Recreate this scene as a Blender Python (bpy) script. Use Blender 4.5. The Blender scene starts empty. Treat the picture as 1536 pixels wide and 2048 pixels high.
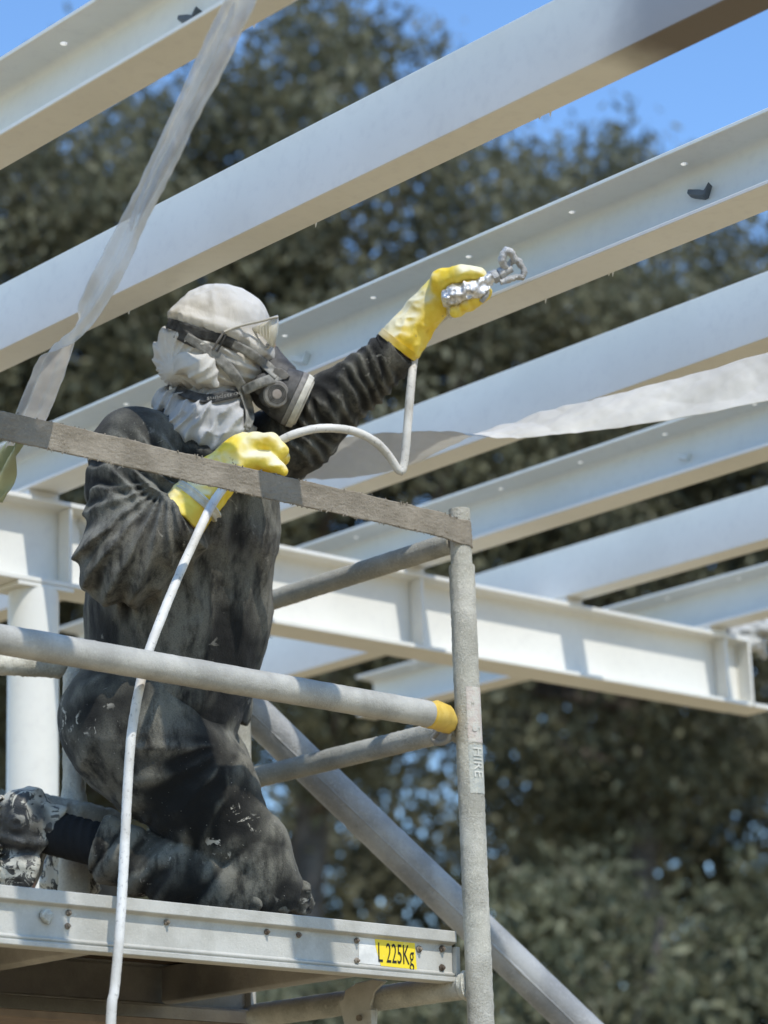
import bpy, bmesh, math, random
import numpy as np
from mathutils import Vector, Matrix

S = bpy.context.scene
COL = S.collection
# ------------------------------------------------------------------ camera
FPX = 5166.0                                  # focal length in pixels of a 1536 x 2048 picture
CAM = np.array([0.0, 0.0, 1.6])
PITCH, ROLL, AZ = math.radians(16.10), math.radians(-1.926), math.radians(132.42)
def _axes():
    F = np.array([0, math.cos(PITCH), math.sin(PITCH)]); R0 = np.array([1.0, 0, 0]); U0 = np.cross(R0, F)
    R = R0*math.cos(ROLL) + U0*math.sin(ROLL); U = -R0*math.sin(ROLL) + U0*math.cos(ROLL)
    M = np.array([[math.sin(AZ), -math.cos(AZ), 0], [math.cos(AZ), math.sin(AZ), 0], [0, 0, 1.0]])
    return M @ R, M @ U, M @ F
RR, UU, FF = _axes()
cd = bpy.data.cameras.new('camera'); cam = bpy.data.objects.new('camera', cd); COL.objects.link(cam)
cam.matrix_world = Matrix(((RR[0], UU[0], -FF[0], CAM[0]), (RR[1], UU[1], -FF[1], CAM[1]), (RR[2], UU[2], -FF[2], CAM[2]), (0, 0, 0, 1)))
cd.sensor_fit = 'VERTICAL'; cd.sensor_height = 36.0; cd.sensor_width = 27.0
cd.lens = FPX/2048*36.0
cd.clip_start = 0.1; cd.clip_end = 2000
cd.dof.use_dof = True; cd.dof.focus_distance = 4.75; cd.dof.aperture_fstop = 3.7; cd.dof.aperture_blades = 0
S.camera = cam
# ------------------------------------------------------------------ sky and sun
SUN = np.array([0.205, 1.0, -1.41]); SUN /= np.linalg.norm(SUN)
EL = math.asin(-SUN[2]); ROT = math.atan2(-SUN[0], -SUN[1])
w = bpy.data.worlds.new('World'); S.world = w; w.use_nodes = True
nt = w.node_tree; bg = nt.nodes['Background']
sky = nt.nodes.new('ShaderNodeTexSky'); sky.sky_type = 'NISHITA'; sky.sun_disc = False
sky.sun_elevation = EL; sky.sun_rotation = ROT; sky.air_density = 1.0; sky.dust_density = 0.0; sky.ozone_density = 3.5; sky.altitude = 200
hs = nt.nodes.new('ShaderNodeHueSaturation'); hs.inputs['Saturation'].default_value = 1.10; nt.links.new(sky.outputs[0], hs.inputs['Color']); nt.links.new(hs.outputs[0], bg.inputs[0]); bg.inputs[1].default_value = 0.15
sl = bpy.data.lights.new('sun', 'SUN'); sl.energy = 2.12; sl.angle = math.radians(0.5); sl.color = (1.0, 0.955, 0.88)
sun = bpy.data.objects.new('sun', sl); COL.objects.link(sun)
sun.rotation_euler = Vector(SUN).to_track_quat('-Z', 'Y').to_euler(); sun.location = (0, -10, 20)
S.view_settings.view_transform = 'Standard'; S.view_settings.look = 'None'
S.view_settings.exposure = 0.85; S.view_settings.gamma = 1.0
S.render.film_transparent = False
S.cycles.max_bounces = 8; S.cycles.diffuse_bounces = 4; S.cycles.transparent_max_bounces = 12

# ------------------------------------------------------------------ geometry helpers
def ray(x, y): return FF + RR*(x-768)/FPX - UU*(y-1024)/FPX
def at(x, y, d): return CAM + ray(x, y)*d
def onY(x, y, v): r = ray(x, y); return CAM + r*(v/r[1])
def onX(x, y, v): r = ray(x, y); return CAM + r*(v/r[0])
def onz(x, y, v): r = ray(x, y); return CAM + r*((v-CAM[2])/r[2])
rng = np.random.default_rng(7)
_T = rng.random((32, 32, 32)).astype(np.float32)*2-1
def vnoise(P, fx, fy=None, fz=None, seed=0):
    fy = fx if fy is None else fy; fz = fx if fz is None else fz
    def ax(a, f, o):
        a = (a*f+o).astype(np.float32); i = np.floor(a).astype(np.int32); t = a-i; return i & 31, (i+1) & 31, t*t*(3-2*t)
    x0, x1, tx = ax(P[..., 0], fx, 3.1+seed*7.3); y0, y1, ty = ax(P[..., 1], fy, 8.7+seed*3.9); z0, z1, tz = ax(P[..., 2], fz, 1.3+seed*5.1)
    a = _T[x0, y0, z0]*(1-tx)+_T[x1, y0, z0]*tx; b = _T[x0, y1, z0]*(1-tx)+_T[x1, y1, z0]*tx
    c = _T[x0, y0, z1]*(1-tx)+_T[x1, y0, z1]*tx; d = _T[x0, y1, z1]*(1-tx)+_T[x1, y1, z1]*tx
    return (a*(1-ty)+b*ty)*(1-tz)+(c*(1-ty)+d*ty)*tz

def np_mesh(name, V, Q, smooth=True):
    V = np.ascontiguousarray(V, np.float32); Q = np.ascontiguousarray(Q, np.int32); k = Q.shape[1]
    me = bpy.data.meshes.new(name); me.vertices.add(len(V)); me.vertices.foreach_set('co', V.ravel())
    me.loops.add(Q.size); me.loops.foreach_set('vertex_index', Q.ravel()); me.polygons.add(len(Q))
    me.polygons.foreach_set('loop_start', np.arange(0, Q.size, k, dtype=np.int32))
    me.polygons.foreach_set('use_smooth', np.full(len(Q), smooth))
    me.update(calc_edges=True); me.validate(); return me
def link(name, me, m, parent=None):
    o = bpy.data.objects.new(name, me); COL.objects.link(o)
    if m is not None: me.materials.clear(); me.materials.append(m)
    if parent is not None: o.parent = parent
    return o
def tag(o, label=None, cat=None, group=None, kind=None):
    if label: o['label'] = label
    if cat: o['category'] = cat
    if group: o['group'] = group
    if kind: o['kind'] = kind
    return o
def empty(name, loc, label, cat, group=None):
    o = bpy.data.objects.new(name, None); COL.objects.link(o); o.location = Vector(loc); o.empty_display_size = 0.1
    bpy.context.view_layer.update() if False else None
    return tag(o, label, cat, group)
def put(name, me, m, parent):
    """child mesh whose vertices are given in world coordinates"""
    o = link(name, me, m)
    if parent is not None:
        o.parent = parent; o.matrix_parent_inverse = Matrix.Translation(-Vector(parent.location))
    return o
class MB:
    def __init__(s): s.bm = bmesh.new()
    def box(s, x0, x1, y0, y1, z0, z1):
        v = [s.bm.verts.new((x, y, z)) for z in (z0, z1) for y in (y0, y1) for x in (x0, x1)]
        for f in ((0, 2, 3, 1), (4, 5, 7, 6), (0, 1, 5, 4), (2, 6, 7, 3), (0, 4, 6, 2), (1, 3, 7, 5)): s.bm.faces.new([v[i] for i in f])
        return s
    def prism(s, pts, axis, a, b):
        """polygon pts extruded along axis from a to b; pts are the two other coordinates in x,y,z order"""
        def P(p, t): q = list(p); q.insert(axis, t); return q
        A = [s.bm.verts.new(P(p, a)) for p in pts]; B = [s.bm.verts.new(P(p, b)) for p in pts]; n = len(pts)
        s.bm.faces.new(A); s.bm.faces.new(B[::-1])
        for i in range(n): s.bm.faces.new((A[i], B[i], B[(i+1) % n], A[(i+1) % n]))
        return s
    def cyl(s, a, b, ra, rb=None, n=16, cap=True):
        rb = ra if rb is None else rb; a = Vector(a); b = Vector(b); d = (b-a).normalized(); u = d.orthogonal().normalized(); v = d.cross(u)
        A = []; B = []
        for i in range(n):
            t = 2*math.pi*i/n; e = u*math.cos(t)+v*math.sin(t); A.append(s.bm.verts.new(a+e*ra)); B.append(s.bm.verts.new(b+e*rb))
        for i in range(n): s.bm.faces.new((A[i], A[(i+1) % n], B[(i+1) % n], B[i]))
        if cap: s.bm.faces.new(A[::-1]); s.bm.faces.new(B)
        return s
    def mesh(s, name, bevel=0.0, seg=2, smooth=None):
        bmesh.ops.recalc_face_normals(s.bm, faces=s.bm.faces[:])
        if bevel > 0:
            es = [e for e in s.bm.edges if len(e.link_faces) == 2 and e.calc_face_angle(0) > 0.6]
            bmesh.ops.bevel(s.bm, geom=es, offset=bevel, segments=seg, affect='EDGES', profile=0.6, clamp_overlap=True)
        me = bpy.data.meshes.new(name); s.bm.to_mesh(me); s.bm.free()
        if smooth is not None:
            for p in me.polygons: p.use_smooth = True
            try: me.set_sharp_from_angle(angle=smooth)
            except Exception: pass
        return me
def catmull(P, per=12):
    P = [np.asarray(p, float) for p in P]; P = [2*P[0]-P[1]]+P+[2*P[-1]-P[-2]]; out = []
    for i in range(1, len(P)-2):
        a, b, c, d = P[i-1:i+3]
        for k in range(per):
            t = k/per; out.append(0.5*((2*b)+(-a+c)*t+(2*a-5*b+4*c-d)*t*t+(-a+3*b-3*c+d)*t**3))
    out.append(P[-2]); return np.array(out)
def resample(C, step):
    L = np.r_[0, np.cumsum(np.linalg.norm(np.diff(C, axis=0), axis=1))]; n = max(2, int(L[-1]/step)+1); t = np.linspace(0, L[-1], n)
    return np.stack([np.interp(t, L, C[:, i]) for i in range(C.shape[1])], 1)
def frames(C):
    T = np.gradient(C, axis=0); T /= np.linalg.norm(T, axis=1)[:, None]+1e-12
    u = np.cross(T[0], [0.31, 0.17, 0.93]); u /= np.linalg.norm(u); Us = []
    for t in T:
        u = u-t*(u@t); u /= np.linalg.norm(u)+1e-12; Us.append(u.copy())
    Us = np.array(Us); return T, Us, np.cross(T, Us)
def tube_np(C, r, n=20, rough=0.0, rf=90.0, seed=0, caps=True):
    """tube along polyline C, radius r (number or per point), uneven skin of paint crust"""
    T, A, B = frames(C); m = len(C); r = np.broadcast_to(np.asarray(r, float), (m,))
    ph = np.linspace(0, 2*math.pi, n, endpoint=False); E = A[:, None]*np.cos(ph)[None, :, None]+B[:, None]*np.sin(ph)[None, :, None]
    V = C[:, None]+E*r[:, None, None]
    if rough > 0:
        d = vnoise(V, rf, seed=seed)*0.5+vnoise(V, rf*2.3, seed=seed+1)*0.5+np.clip(vnoise(V, rf*0.2, seed=seed+2), 0, 1)*0.6
        V = V+E*(d*rough)[..., None]
    V = V.reshape(-1, 3); i = np.arange(m-1)[:, None]*n; j = np.arange(n)[None]; k = (j+1) % n
    Q = np.stack([i+j, i+k, i+n+k, i+n+j], -1).reshape(-1, 4)
    if caps:
        nv = len(V); V = np.vstack([V, C[0], C[-1]]); jj = np.arange(n); kk = (jj+1) % n; b0 = (m-1)*n
        Q = np.vstack([Q, np.stack([np.full(n, nv), kk, jj, jj], 1)[:, [0, 1, 2, 2]], np.stack([np.full(n, nv+1), b0+jj, b0+kk, b0+kk], 1)])
        tri = [(nv, int(kk[x]), int(jj[x])) for x in range(n)]+[(nv+1, int(b0+jj[x]), int(b0+kk[x])) for x in range(n)]
        Q = Q[:-2*n]; return V, Q, tri
    return V, Q, []
def tube(name, C, r, **k):
    V, Q, tri = tube_np(np.asarray(C, float), r, **k)
    me = bpy.data.meshes.new(name); me.from_pydata(V.tolist(), [], Q.tolist()+[list(t) for t in tri]); me.polygons.foreach_set('use_smooth', [True]*len(me.polygons)); me.update()
    try: me.set_sharp_from_angle(angle=math.radians(60))
    except Exception: pass
    return me
def ribbon(name, C, W, N, th=0.0015, nx=7, crease=0.0, seed=0, fold=None):
    """flat band: centre line C, per point half width vectors W and face normals N, with real thickness"""
    m = len(C); s = np.linspace(-1, 1, nx); V = C[:, None]+W[:, None]*s[None, :, None]
    if crease > 0:
        q = vnoise(V, 22, 22, 22, seed)*0.6+vnoise(V, 60, 60, 60, seed+1)*0.4
        V = V+N[:, None]*(q*crease)[..., None]
    if fold is not None: V = V+N[:, None]*(fold(np.linspace(0, 1, m)[:, None], s[None])[..., None])
    V2 = V-N[:, None]*th; A = np.concatenate([V.reshape(-1, 3), V2.reshape(-1, 3)]); o = m*nx
    i = np.arange(m-1)[:, None]*nx; j = np.arange(nx-1)[None]
    Q1 = np.stack([i+j, i+j+1, i+nx+j+1, i+nx+j], -1).reshape(-1, 4); Q2 = Q1[:, ::-1]+o
    a = np.arange(m-1)*nx; e1 = np.stack([a, a+nx, a+nx+o, a+o], 1); b = a+nx-1; e2 = np.stack([b+nx, b, b+o, b+nx+o], 1)
    c = np.arange(nx-1); e3 = np.stack([c+1, c, c+o, c+1+o], 1); d = c+(m-1)*nx; e4 = np.stack([d, d+1, d+1+o, d+o], 1)
    return np_mesh(name, A, np.vstack([Q1, Q2, e1, e2, e3, e4]))

# ------------------------------------------------------------------ materials
class NT:
    def __init__(s, name):
        s.m = bpy.data.materials.new(name); s.m.use_nodes = True; s.t = s.m.node_tree; s.p = s.t.nodes['Principled BSDF']; s.tc = s.n('ShaderNodeTexCoord')
        s.co = s.n('ShaderNodeNewGeometry').outputs['Position']
    def n(s, k, **kw):
        x = s.t.nodes.new(k)
        for a, b in kw.items(): setattr(x, a, b)
        return x
    def l(s, a, b): s.t.links.new(a, b)
    def noise(s, scale, detail=4, rough=0.55, stretch=None, co=None, dist=0.0):
        x = s.n('ShaderNodeTexNoise'); x.inputs['Scale'].default_value = scale; x.inputs['Detail'].default_value = detail; x.inputs['Roughness'].default_value = rough; x.inputs['Distortion'].default_value = dist
        c = co or s.co
        if stretch:
            mp = s.n('ShaderNodeMapping'); mp.inputs['Scale'].default_value = stretch; s.l(c, mp.inputs[0]); c = mp.outputs[0]
        s.l(c, x.inputs['Vector']); return x.outputs['Fac']
    def ramp(s, f, lo, hi, a=0.0, b=1.0):
        x = s.n('ShaderNodeMapRange'); x.interpolation_type = 'SMOOTHSTEP'; s.l(f, x.inputs[0])
        for i, v in zip((1, 2, 3, 4), (lo, hi, a, b)): x.inputs[i].default_value = v
        return x.outputs[0]
    def math(s, op, a, b=None):
        x = s.n('ShaderNodeMath', operation=op)
        for i, v in enumerate((a, b)):
            if v is None: continue
            if isinstance(v, (int, float)): x.inputs[i].default_value = v
            else: s.l(v, x.inputs[i])
        return x.outputs[0]
    def mix(s, f, a, b):
        x = s.n('ShaderNodeMix', data_type='RGBA')
        for i, v in ((0, f), (6, a), (7, b)):
            if isinstance(v, (int, float)): x.inputs[i].default_value = v
            elif isinstance(v, tuple): x.inputs[i].default_value = (*v, 1)
            else: s.l(v, x.inputs[i])
        return x.outputs[2]
    def attr(s, name): return s.n('ShaderNodeAttribute', attribute_name=name).outputs['Fac']
    def nz(s):
        g = s.n('ShaderNodeNewGeometry'); x = s.n('ShaderNodeSeparateXYZ'); s.l(g.outputs['Normal'], x.inputs[0]); return x.outputs[2]
    def base(s, c):
        if isinstance(c, tuple): s.p.inputs['Base Color'].default_value = (*c, 1)
        else: s.l(c, s.p.inputs['Base Color'])
        return s
    def rough(s, r):
        if isinstance(r, (int, float)): s.p.inputs['Roughness'].default_value = r
        else: s.l(r, s.p.inputs['Roughness'])
        return s
    def spec(s, v): s.p.inputs['Specular IOR Level'].default_value = v; return s
    def metal(s, v): s.p.inputs['Metallic'].default_value = v; return s
    def bump(s, h, strength=0.3, dist=0.002):
        b = s.n('ShaderNodeBump'); b.inputs['Strength'].default_value = strength; b.inputs['Distance'].default_value = dist; s.l(h, b.inputs['Height'])
        if s.p.inputs['Normal'].is_linked: s.l(s.p.inputs['Normal'].links[0].from_socket, b.inputs['Normal'])
        s.l(b.outputs[0], s.p.inputs['Normal']); return s

def m_paint(name, primer=False):
    k = NT(name); n1 = k.noise(3.0, 3); n2 = k.noise(45, 3)
    c = k.mix(k.ramp(n1, 0.3, 0.7), (0.70, 0.69, 0.625), (0.765, 0.755, 0.69))
    c = k.mix(k.ramp(n2, 0.45, 0.8, 0, 0.3), c, (0.60, 0.585, 0.55))
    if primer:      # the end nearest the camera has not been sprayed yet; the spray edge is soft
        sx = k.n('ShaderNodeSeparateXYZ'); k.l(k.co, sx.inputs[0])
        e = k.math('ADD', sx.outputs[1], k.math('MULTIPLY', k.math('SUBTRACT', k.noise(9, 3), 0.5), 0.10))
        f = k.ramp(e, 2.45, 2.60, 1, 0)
        dn = k.ramp(k.nz(), -0.9, -0.4, 1, 0)  # primer on downward faces is darker: underside shade mixed into its colour
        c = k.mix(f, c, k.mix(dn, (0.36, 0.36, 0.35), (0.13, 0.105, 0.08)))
    k.base(c).rough(0.42).spec(0.4).bump(k.noise(700, 2), 0.12, 0.0006).bump(k.noise(60, 4), 0.10, 0.002); return k.m
def m_crust(name, a, b, crust=0.9, metal=0.0, rough=0.8, scale=1.0):
    k = NT(name); n = k.noise(14*scale, 5); f = k.noise(230*scale, 5, 0.7, dist=0.6)
    c = k.mix(k.ramp(n, 0.35, 0.68), a, b); c = k.mix(k.ramp(f, 0.52, 0.70, 0, min(0.6, 0.65*crust)), c, tuple(min(1, x*1.35) for x in b)); c = k.mix(k.ramp(f, 0.30, 0.45, min(0.6, 0.65*crust), 0), c, tuple(x*0.55 for x in a))
    k.base(c).rough(rough).metal(metal).spec(0.3)
    msk = k.math('MULTIPLY', f, k.ramp(k.noise(9*scale, 3), 0.35, 0.6, 0.25, 1)); k.bump(msk, crust, 0.007); k.bump(k.noise(900*scale, 2), 0.3, 0.0008); return k.m
def m_fabric(name, dark, dust, splat, dustamt=1.0, paint=0.0, more=0.0):
    """dark cloth, overspray dust on folds and upper sides, paint splashes"""
    k = NT(name); n = k.noise(7, 5, 0.6); fine = k.noise(420, 3); streak = k.noise(30, 5, 0.65, stretch=(1, 1, 0.32))
    rid = k.attr('ridge'); up = k.ramp(k.nz(), -0.15, 0.95)
    d = k.math('MULTIPLY', k.ramp(rid, 0.50, 0.92), k.ramp(streak, 0.28, 0.62))
    d = k.math('ADD', k.math('MULTIPLY', d, 0.80*dustamt), k.math('MULTIPLY', k.math('MULTIPLY', up, k.ramp(n, 0.30, 0.68)), 0.50*dustamt))
    d = k.math('ADD', d, k.math('MULTIPLY', k.ramp(n, 0.45, 0.75), 0.11*dustamt))
    d = k.math('MULTIPLY', d, k.ramp(fine, 0.2, 0.62, 0.45, 1)); d = k.math('MINIMUM', d, 0.95)
    c = k.mix(d, dark, dust)
    if paint > 0:
        p = k.math('MULTIPLY', k.ramp(k.noise(30, 4, 0.7, dist=1.2), 0.60-more, 0.65-more), k.ramp(k.noise(6.5, 2), 0.54-more*1.6, 0.64-more*1.6)); p2 = k.ramp(k.noise(160, 2), 0.73, 0.76)
        c = k.mix(k.math('MULTIPLY', k.math('MAXIMUM', p, k.math('MULTIPLY', p2, 0.6)), paint), c, splat)
    k.base(c).rough(0.95).spec(0.15); k.p.inputs['Sheen Weight'].default_value = 0.06; k.p.inputs['Sheen Roughness'].default_value = 0.6
    k.bump(k.noise(300, 3, 0.7), 0.45, 0.003).bump(k.noise(55, 4), 0.35, 0.006); return k.m
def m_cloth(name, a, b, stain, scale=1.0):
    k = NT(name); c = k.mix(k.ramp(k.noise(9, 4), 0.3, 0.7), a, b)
    c = k.mix(k.ramp(k.noise(15, 3), 0.6, 0.8, 0, 0.45), c, stain); c = k.mix(k.ramp(k.attr('ridge'), 0.06, 0.42, 0.7, 0), c, tuple(x*0.4 for x in b))  # stains, then crease shade painted in where the folds dip
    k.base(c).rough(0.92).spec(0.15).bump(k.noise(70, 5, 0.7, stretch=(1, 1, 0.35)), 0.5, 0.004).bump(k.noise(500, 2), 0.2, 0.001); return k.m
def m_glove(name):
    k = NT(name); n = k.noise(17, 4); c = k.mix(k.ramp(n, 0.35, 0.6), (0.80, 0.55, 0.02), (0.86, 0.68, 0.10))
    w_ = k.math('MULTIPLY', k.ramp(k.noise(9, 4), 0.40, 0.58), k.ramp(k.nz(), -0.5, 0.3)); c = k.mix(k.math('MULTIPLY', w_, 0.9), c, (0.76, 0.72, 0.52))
    c = k.mix(k.ramp(k.noise(60, 3), 0.68, 0.76, 0, 0.6), c, (0.35, 0.27, 0.08)); c = k.mix(k.ramp(k.attr('ridge'), 0.0, 0.25, 0.4, 0), c, (0.45, 0.28, 0.01))  # dark specks, then shade of the creases painted into the yellow
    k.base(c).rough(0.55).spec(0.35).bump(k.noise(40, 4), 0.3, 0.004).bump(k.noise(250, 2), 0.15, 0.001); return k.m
def m_simple(name, c, rough=0.6, metal=0.0, var=0.15, bump=0.2, scale=30, spec=0.4):
    k = NT(name); n = k.noise(scale, 4); k.base(k.mix(k.ramp(n, 0.3, 0.7), tuple(x*(1-var) for x in c), tuple(min(1, x*(1+var)) for x in c))).rough(rough).metal(metal).spec(spec).bump(k.noise(scale*6, 3), bump, 0.002); return k.m
def m_film(name, c, t=0.35, rough=0.35, clear=0.0):
    k = NT(name); n = k.noise(9, 3); k.base(k.mix(k.ramp(n, 0.3, 0.7), tuple(x*0.8 for x in c), c)).rough(rough)
    k.bump(k.noise(22, 3, 0.5), 0.35, 0.008)
    tr = k.n('ShaderNodeBsdfTranslucent'); tr.inputs[0].default_value = (*c, 1); ms = k.n('ShaderNodeMixShader'); ms.inputs[0].default_value = t
    out = k.t.nodes['Material Output']; k.l(k.p.outputs[0], ms.inputs[1]); k.l(tr.outputs[0], ms.inputs[2]); res = ms.outputs[0]
    if clear > 0:
        tp = k.n('ShaderNodeBsdfTransparent'); m2 = k.n('ShaderNodeMixShader'); k.l(k.ramp(k.noise(10, 2, 0.5), 0.35, 0.65, clear*1.5, clear*0.4), m2.inputs[0]); k.l(res, m2.inputs[1]); k.l(tp.outputs[0], m2.inputs[2]); res = m2.outputs[0]
    k.l(res, out.inputs[0]); return k.m
def m_leaf(name, a, b, c3):
    k = NT(name); g = k.n('ShaderNodeNewGeometry'); r = g.outputs['Random Per Island']
    c = k.mix(k.ramp(r, 0.1, 0.8), a, b); c = k.mix(k.ramp(r, 0.86, 0.99), c, c3); c = k.mix(k.ramp(k.noise(0.9, 3), 0.4, 0.7, 0, 0.5), c, tuple(x*0.7 for x in a))
    k.base(c).rough(0.5).spec(0.3)
    tr = k.n('ShaderNodeBsdfTranslucent'); k.l(c, tr.inputs[0]); ms = k.n('ShaderNodeMixShader'); ms.inputs[0].default_value = 0.36
    out = k.t.nodes['Material Output']; k.l(k.p.outputs[0], ms.inputs[1]); k.l(tr.outputs[0], ms.inputs[2]); k.l(ms.outputs[0], out.inputs[0]); return k.m

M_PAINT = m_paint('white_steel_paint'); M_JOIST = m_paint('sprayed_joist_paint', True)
M_TUBE = m_crust('overspray_on_tube', (0.37, 0.36, 0.31), (0.50, 0.485, 0.42))
M_POST = m_crust('overspray_on_post', (0.42, 0.40, 0.33), (0.54, 0.515, 0.44), crust=0.9)
M_RAIL = m_crust('dusted_aluminium_tube', (0.33, 0.32, 0.285), (0.47, 0.455, 0.405), crust=0.35, rough=0.55)
M_STRAP = m_crust('overspray_on_webbing', (0.225, 0.195, 0.150), (0.305, 0.268, 0.212), crust=0.6, rough=0.95)
M_GALV = m_crust('galvanised_tube', (0.25, 0.25, 0.245), (0.39, 0.388, 0.375), crust=0.45, metal=0.1, rough=0.5, scale=0.6)
M_ALU = m_crust('overspray_on_aluminium', (0.40, 0.385, 0.335), (0.50, 0.485, 0.43), crust=0.3, rough=0.6)
M_ALUD = m_crust('dirty_aluminium', (0.30, 0.28, 0.24), (0.40, 0.37, 0.32), crust=0.35, rough=0.7)
M_DECK = m_simple('plywood_deck', (0.16, 0.11, 0.07), 0.8)
M_RUST = m_crust('rusty_bolt', (0.12, 0.085, 0.06), (0.30, 0.25, 0.19), crust=0.8, scale=3)
M_YCAP = m_crust('yellow_plastic', (0.62, 0.40, 0.05), (0.75, 0.52, 0.10), crust=0.25, rough=0.5)
M_CRUST = m_crust('thick_pale_paint_crust', (0.50, 0.48, 0.40), (0.66, 0.635, 0.54), crust=1.0)

# ------------------------------------------------------------------ ground
g = MB(); g.bm.faces.new([g.bm.verts.new(p) for p in ((-400, -400, 0), (500, -400, 0), (500, 500, 0), (-400, 500, 0))])
k = NT('pale_dry_earth'); k.base(k.mix(k.ramp(k.noise(0.35, 6), 0.3, 0.7), (0.35, 0.255, 0.13), (0.42, 0.315, 0.17))).rough(0.95).bump(k.noise(4, 6), 0.6, 0.05)
tag(link('ground', g.mesh('ground'), k.m), 'pale dry earth of the building site below the steel frame', kind='structure')

# ------------------------------------------------------------------ steel joists
ZB, DEP, YE, YN = 3.45, 0.147, 6.74, -1.0
def channel(xw, side, width, name, holes):
    """steel channel along Y: back of web at xw, flanges run to side*width; profile with rounded roots"""
    tw, tf, r = 0.007, 0.011, 0.014; pr = [(0, 0), (width, 0), (width, tf*0.75)]
    pr += [(tw+r-r*math.sin(a), tf+r-r*math.cos(a)) for a in np.linspace(0, math.pi/2, 7)]
    pr += [(p[0], DEP-p[1]) for p in pr[::-1]]
    pts = [(xw+side*x, ZB+z) for x, z in pr]
    mb = MB(); mb.prism(pts, 1, YN, YE); me = mb.mesh(name, 0.0015, 1, math.radians(35))
    if holes:
        cm = MB()
        for y in holes: cm.cyl((xw+side*width*0.45, y, ZB+DEP-0.03), (xw+side*width*0.45, y, ZB+DEP+0.03), 0.0075, n=12)
        cme = cm.mesh('cut'); a = bpy.data.objects.new('a', me); b = bpy.data.objects.new('b', cme); COL.objects.link(a); COL.objects.link(b)
        md = a.modifiers.new('b', 'BOOLEAN'); md.object = b; md.operation = 'DIFFERENCE'; md.solver = 'EXACT'
        dg = bpy.context.evaluated_depsgraph_get(); dg.update(); me2 = bpy.data.meshes.new_from_object(a.evaluated_get(dg))
        for o in (a, b): bpy.data.objects.remove(o)
        me = me2
    return me
# name the front (camera side) edge x: 'o' = open side shown, 'b' = back of web shown
JS = [(2.2515, 'o', 0.083, 'steel channel joist crossing the top left corner with blue sky above it'),
      (2.8508, 'b', 0.079, 'longest steel joist in view, flat face showing, passing just above the wrapped head'),
      (3.4614, 'o', 0.097, 'steel channel joist being sprayed, directly behind the raised spray gun'),
      (4.0990, 'b', 0.079, 'flat faced steel joist behind the hanging white tape, right of the raised arm'),
      (4.7009, 'o', 0.096, 'open steel channel joist just right of the top of the scaffold post'),
      (5.3558, 'b', 0.077, 'second steel joist from the right end of the girder, flat face showing'),
      (5.9940, 'o', 0.090, 'rightmost steel joist, resting on the end of the girder')]
joists = []
for i, (xf, kind, wd, lab) in enumerate(JS):
    xw, side = (xf, 1) if kind == 'b' else (xf+wd, -1)
    hl = []
    if kind == 'o': y0 = {0: 3.2749, 2: 2.9638, 4: 3.8363, 6: 4.1}[i]; hl = [y0+0.2975*q for q in range(-4, 14) if y0+0.2975*q < YE-0.1 and y0+0.2975*q > 1.5]
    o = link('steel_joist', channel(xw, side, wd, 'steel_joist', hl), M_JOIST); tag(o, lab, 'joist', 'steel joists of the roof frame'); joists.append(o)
def cleat(px, py, joist, s, m, flip=1):
    """small bent steel tab standing off the web of an open joist"""
    xf, kd, wd, _ = JS[joist]; xw = xf+wd-0.008; c = onX(px, py, xw-0.02); mb = MB()
    pts = [(-0.032, 0.004), (-0.029, 0.012), (0.000, 0.002), (0.012, -0.004), (0.026, 0.010), (0.014, -0.013), (0.006, -0.014), (-0.022, -0.002)]
    mb.prism([(c[1]-q[0]*s*flip, c[2]+q[1]*s) for q in pts], 0, xw-0.016, xw+0.001)
    for p in mb.bm.verts:
        if p.co.x < xw-0.008: p.co.z += 0.004*s; p.co.y -= 0.004*s
    put('wire_cleat', mb.mesh('wire_cleat', 0.001, 1), m, joists[joist])
M_TAB = m_simple('grey_primed_tab', (0.10, 0.11, 0.115), 0.5)
cleat(368, 34, 0, 0.85, M_TAB); cleat(1392, 384, 2, 0.95, M_TAB); cleat(1362, 914, 4, 0.7, M_PAINT); cleat(592, 718, 2, 1.0, M_PAINT)
rg = random.Random(5)
for i, (xf, kind, wd, _) in enumerate(JS[:3]):       # drops of paint hanging from the lower flange edge
    for q in range(7):
        y = 2.75+rg.random()*2.2; xe = xf+wd-0.001; L = 0.003+rg.random()*0.006; mb = MB(); mb.cyl((xe-0.001, y, ZB+0.002), (xe-0.001, y+0.001, ZB-L), 0.0028, 0.0006, 6)
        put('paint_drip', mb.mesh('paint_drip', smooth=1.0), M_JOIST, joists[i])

# ------------------------------------------------------------------ girder and column
YG, GW = 5.0737, 0.116
zt = 3.430; zb0 = 3.2115; tf = 0.012; yc = YG+GW/2; XL, XR = 0.6, 6.166
gd = empty('steel_girder', (3.5, yc, zb0), 'white steel I girder carrying all the joists, sunlit web with shadow bands', 'girder')
r = 0.010
pr = [(YG, zb0), (YG+GW, zb0), (YG+GW, zb0+tf)]
def rootarc(cy, cz, a0, a1): return [(cy+r*math.cos(a), cz+r*math.sin(a)) for a in np.linspace(a0, a1, 5)]
pr += rootarc(yc+0.004+r, zb0+tf+r, 1.5*math.pi, math.pi) + rootarc(yc+0.004+r, zt-tf-r, math.pi, 0.5*math.pi) + [(YG+GW, zt-tf), (YG+GW, zt), (YG, zt), (YG, zt-tf)]
pr += rootarc(yc-0.004-r, zt-tf-r, 0.5*math.pi, 0) + rootarc(yc-0.004-r, zb0+tf+r, 0, -0.5*math.pi) + [(YG, zb0+tf)]
mb = MB(); mb.prism(pr, 0, XL, XR); put('beam', mb.mesh('beam', 0.0015, 1, math.radians(35)), M_PAINT, gd)
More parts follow.
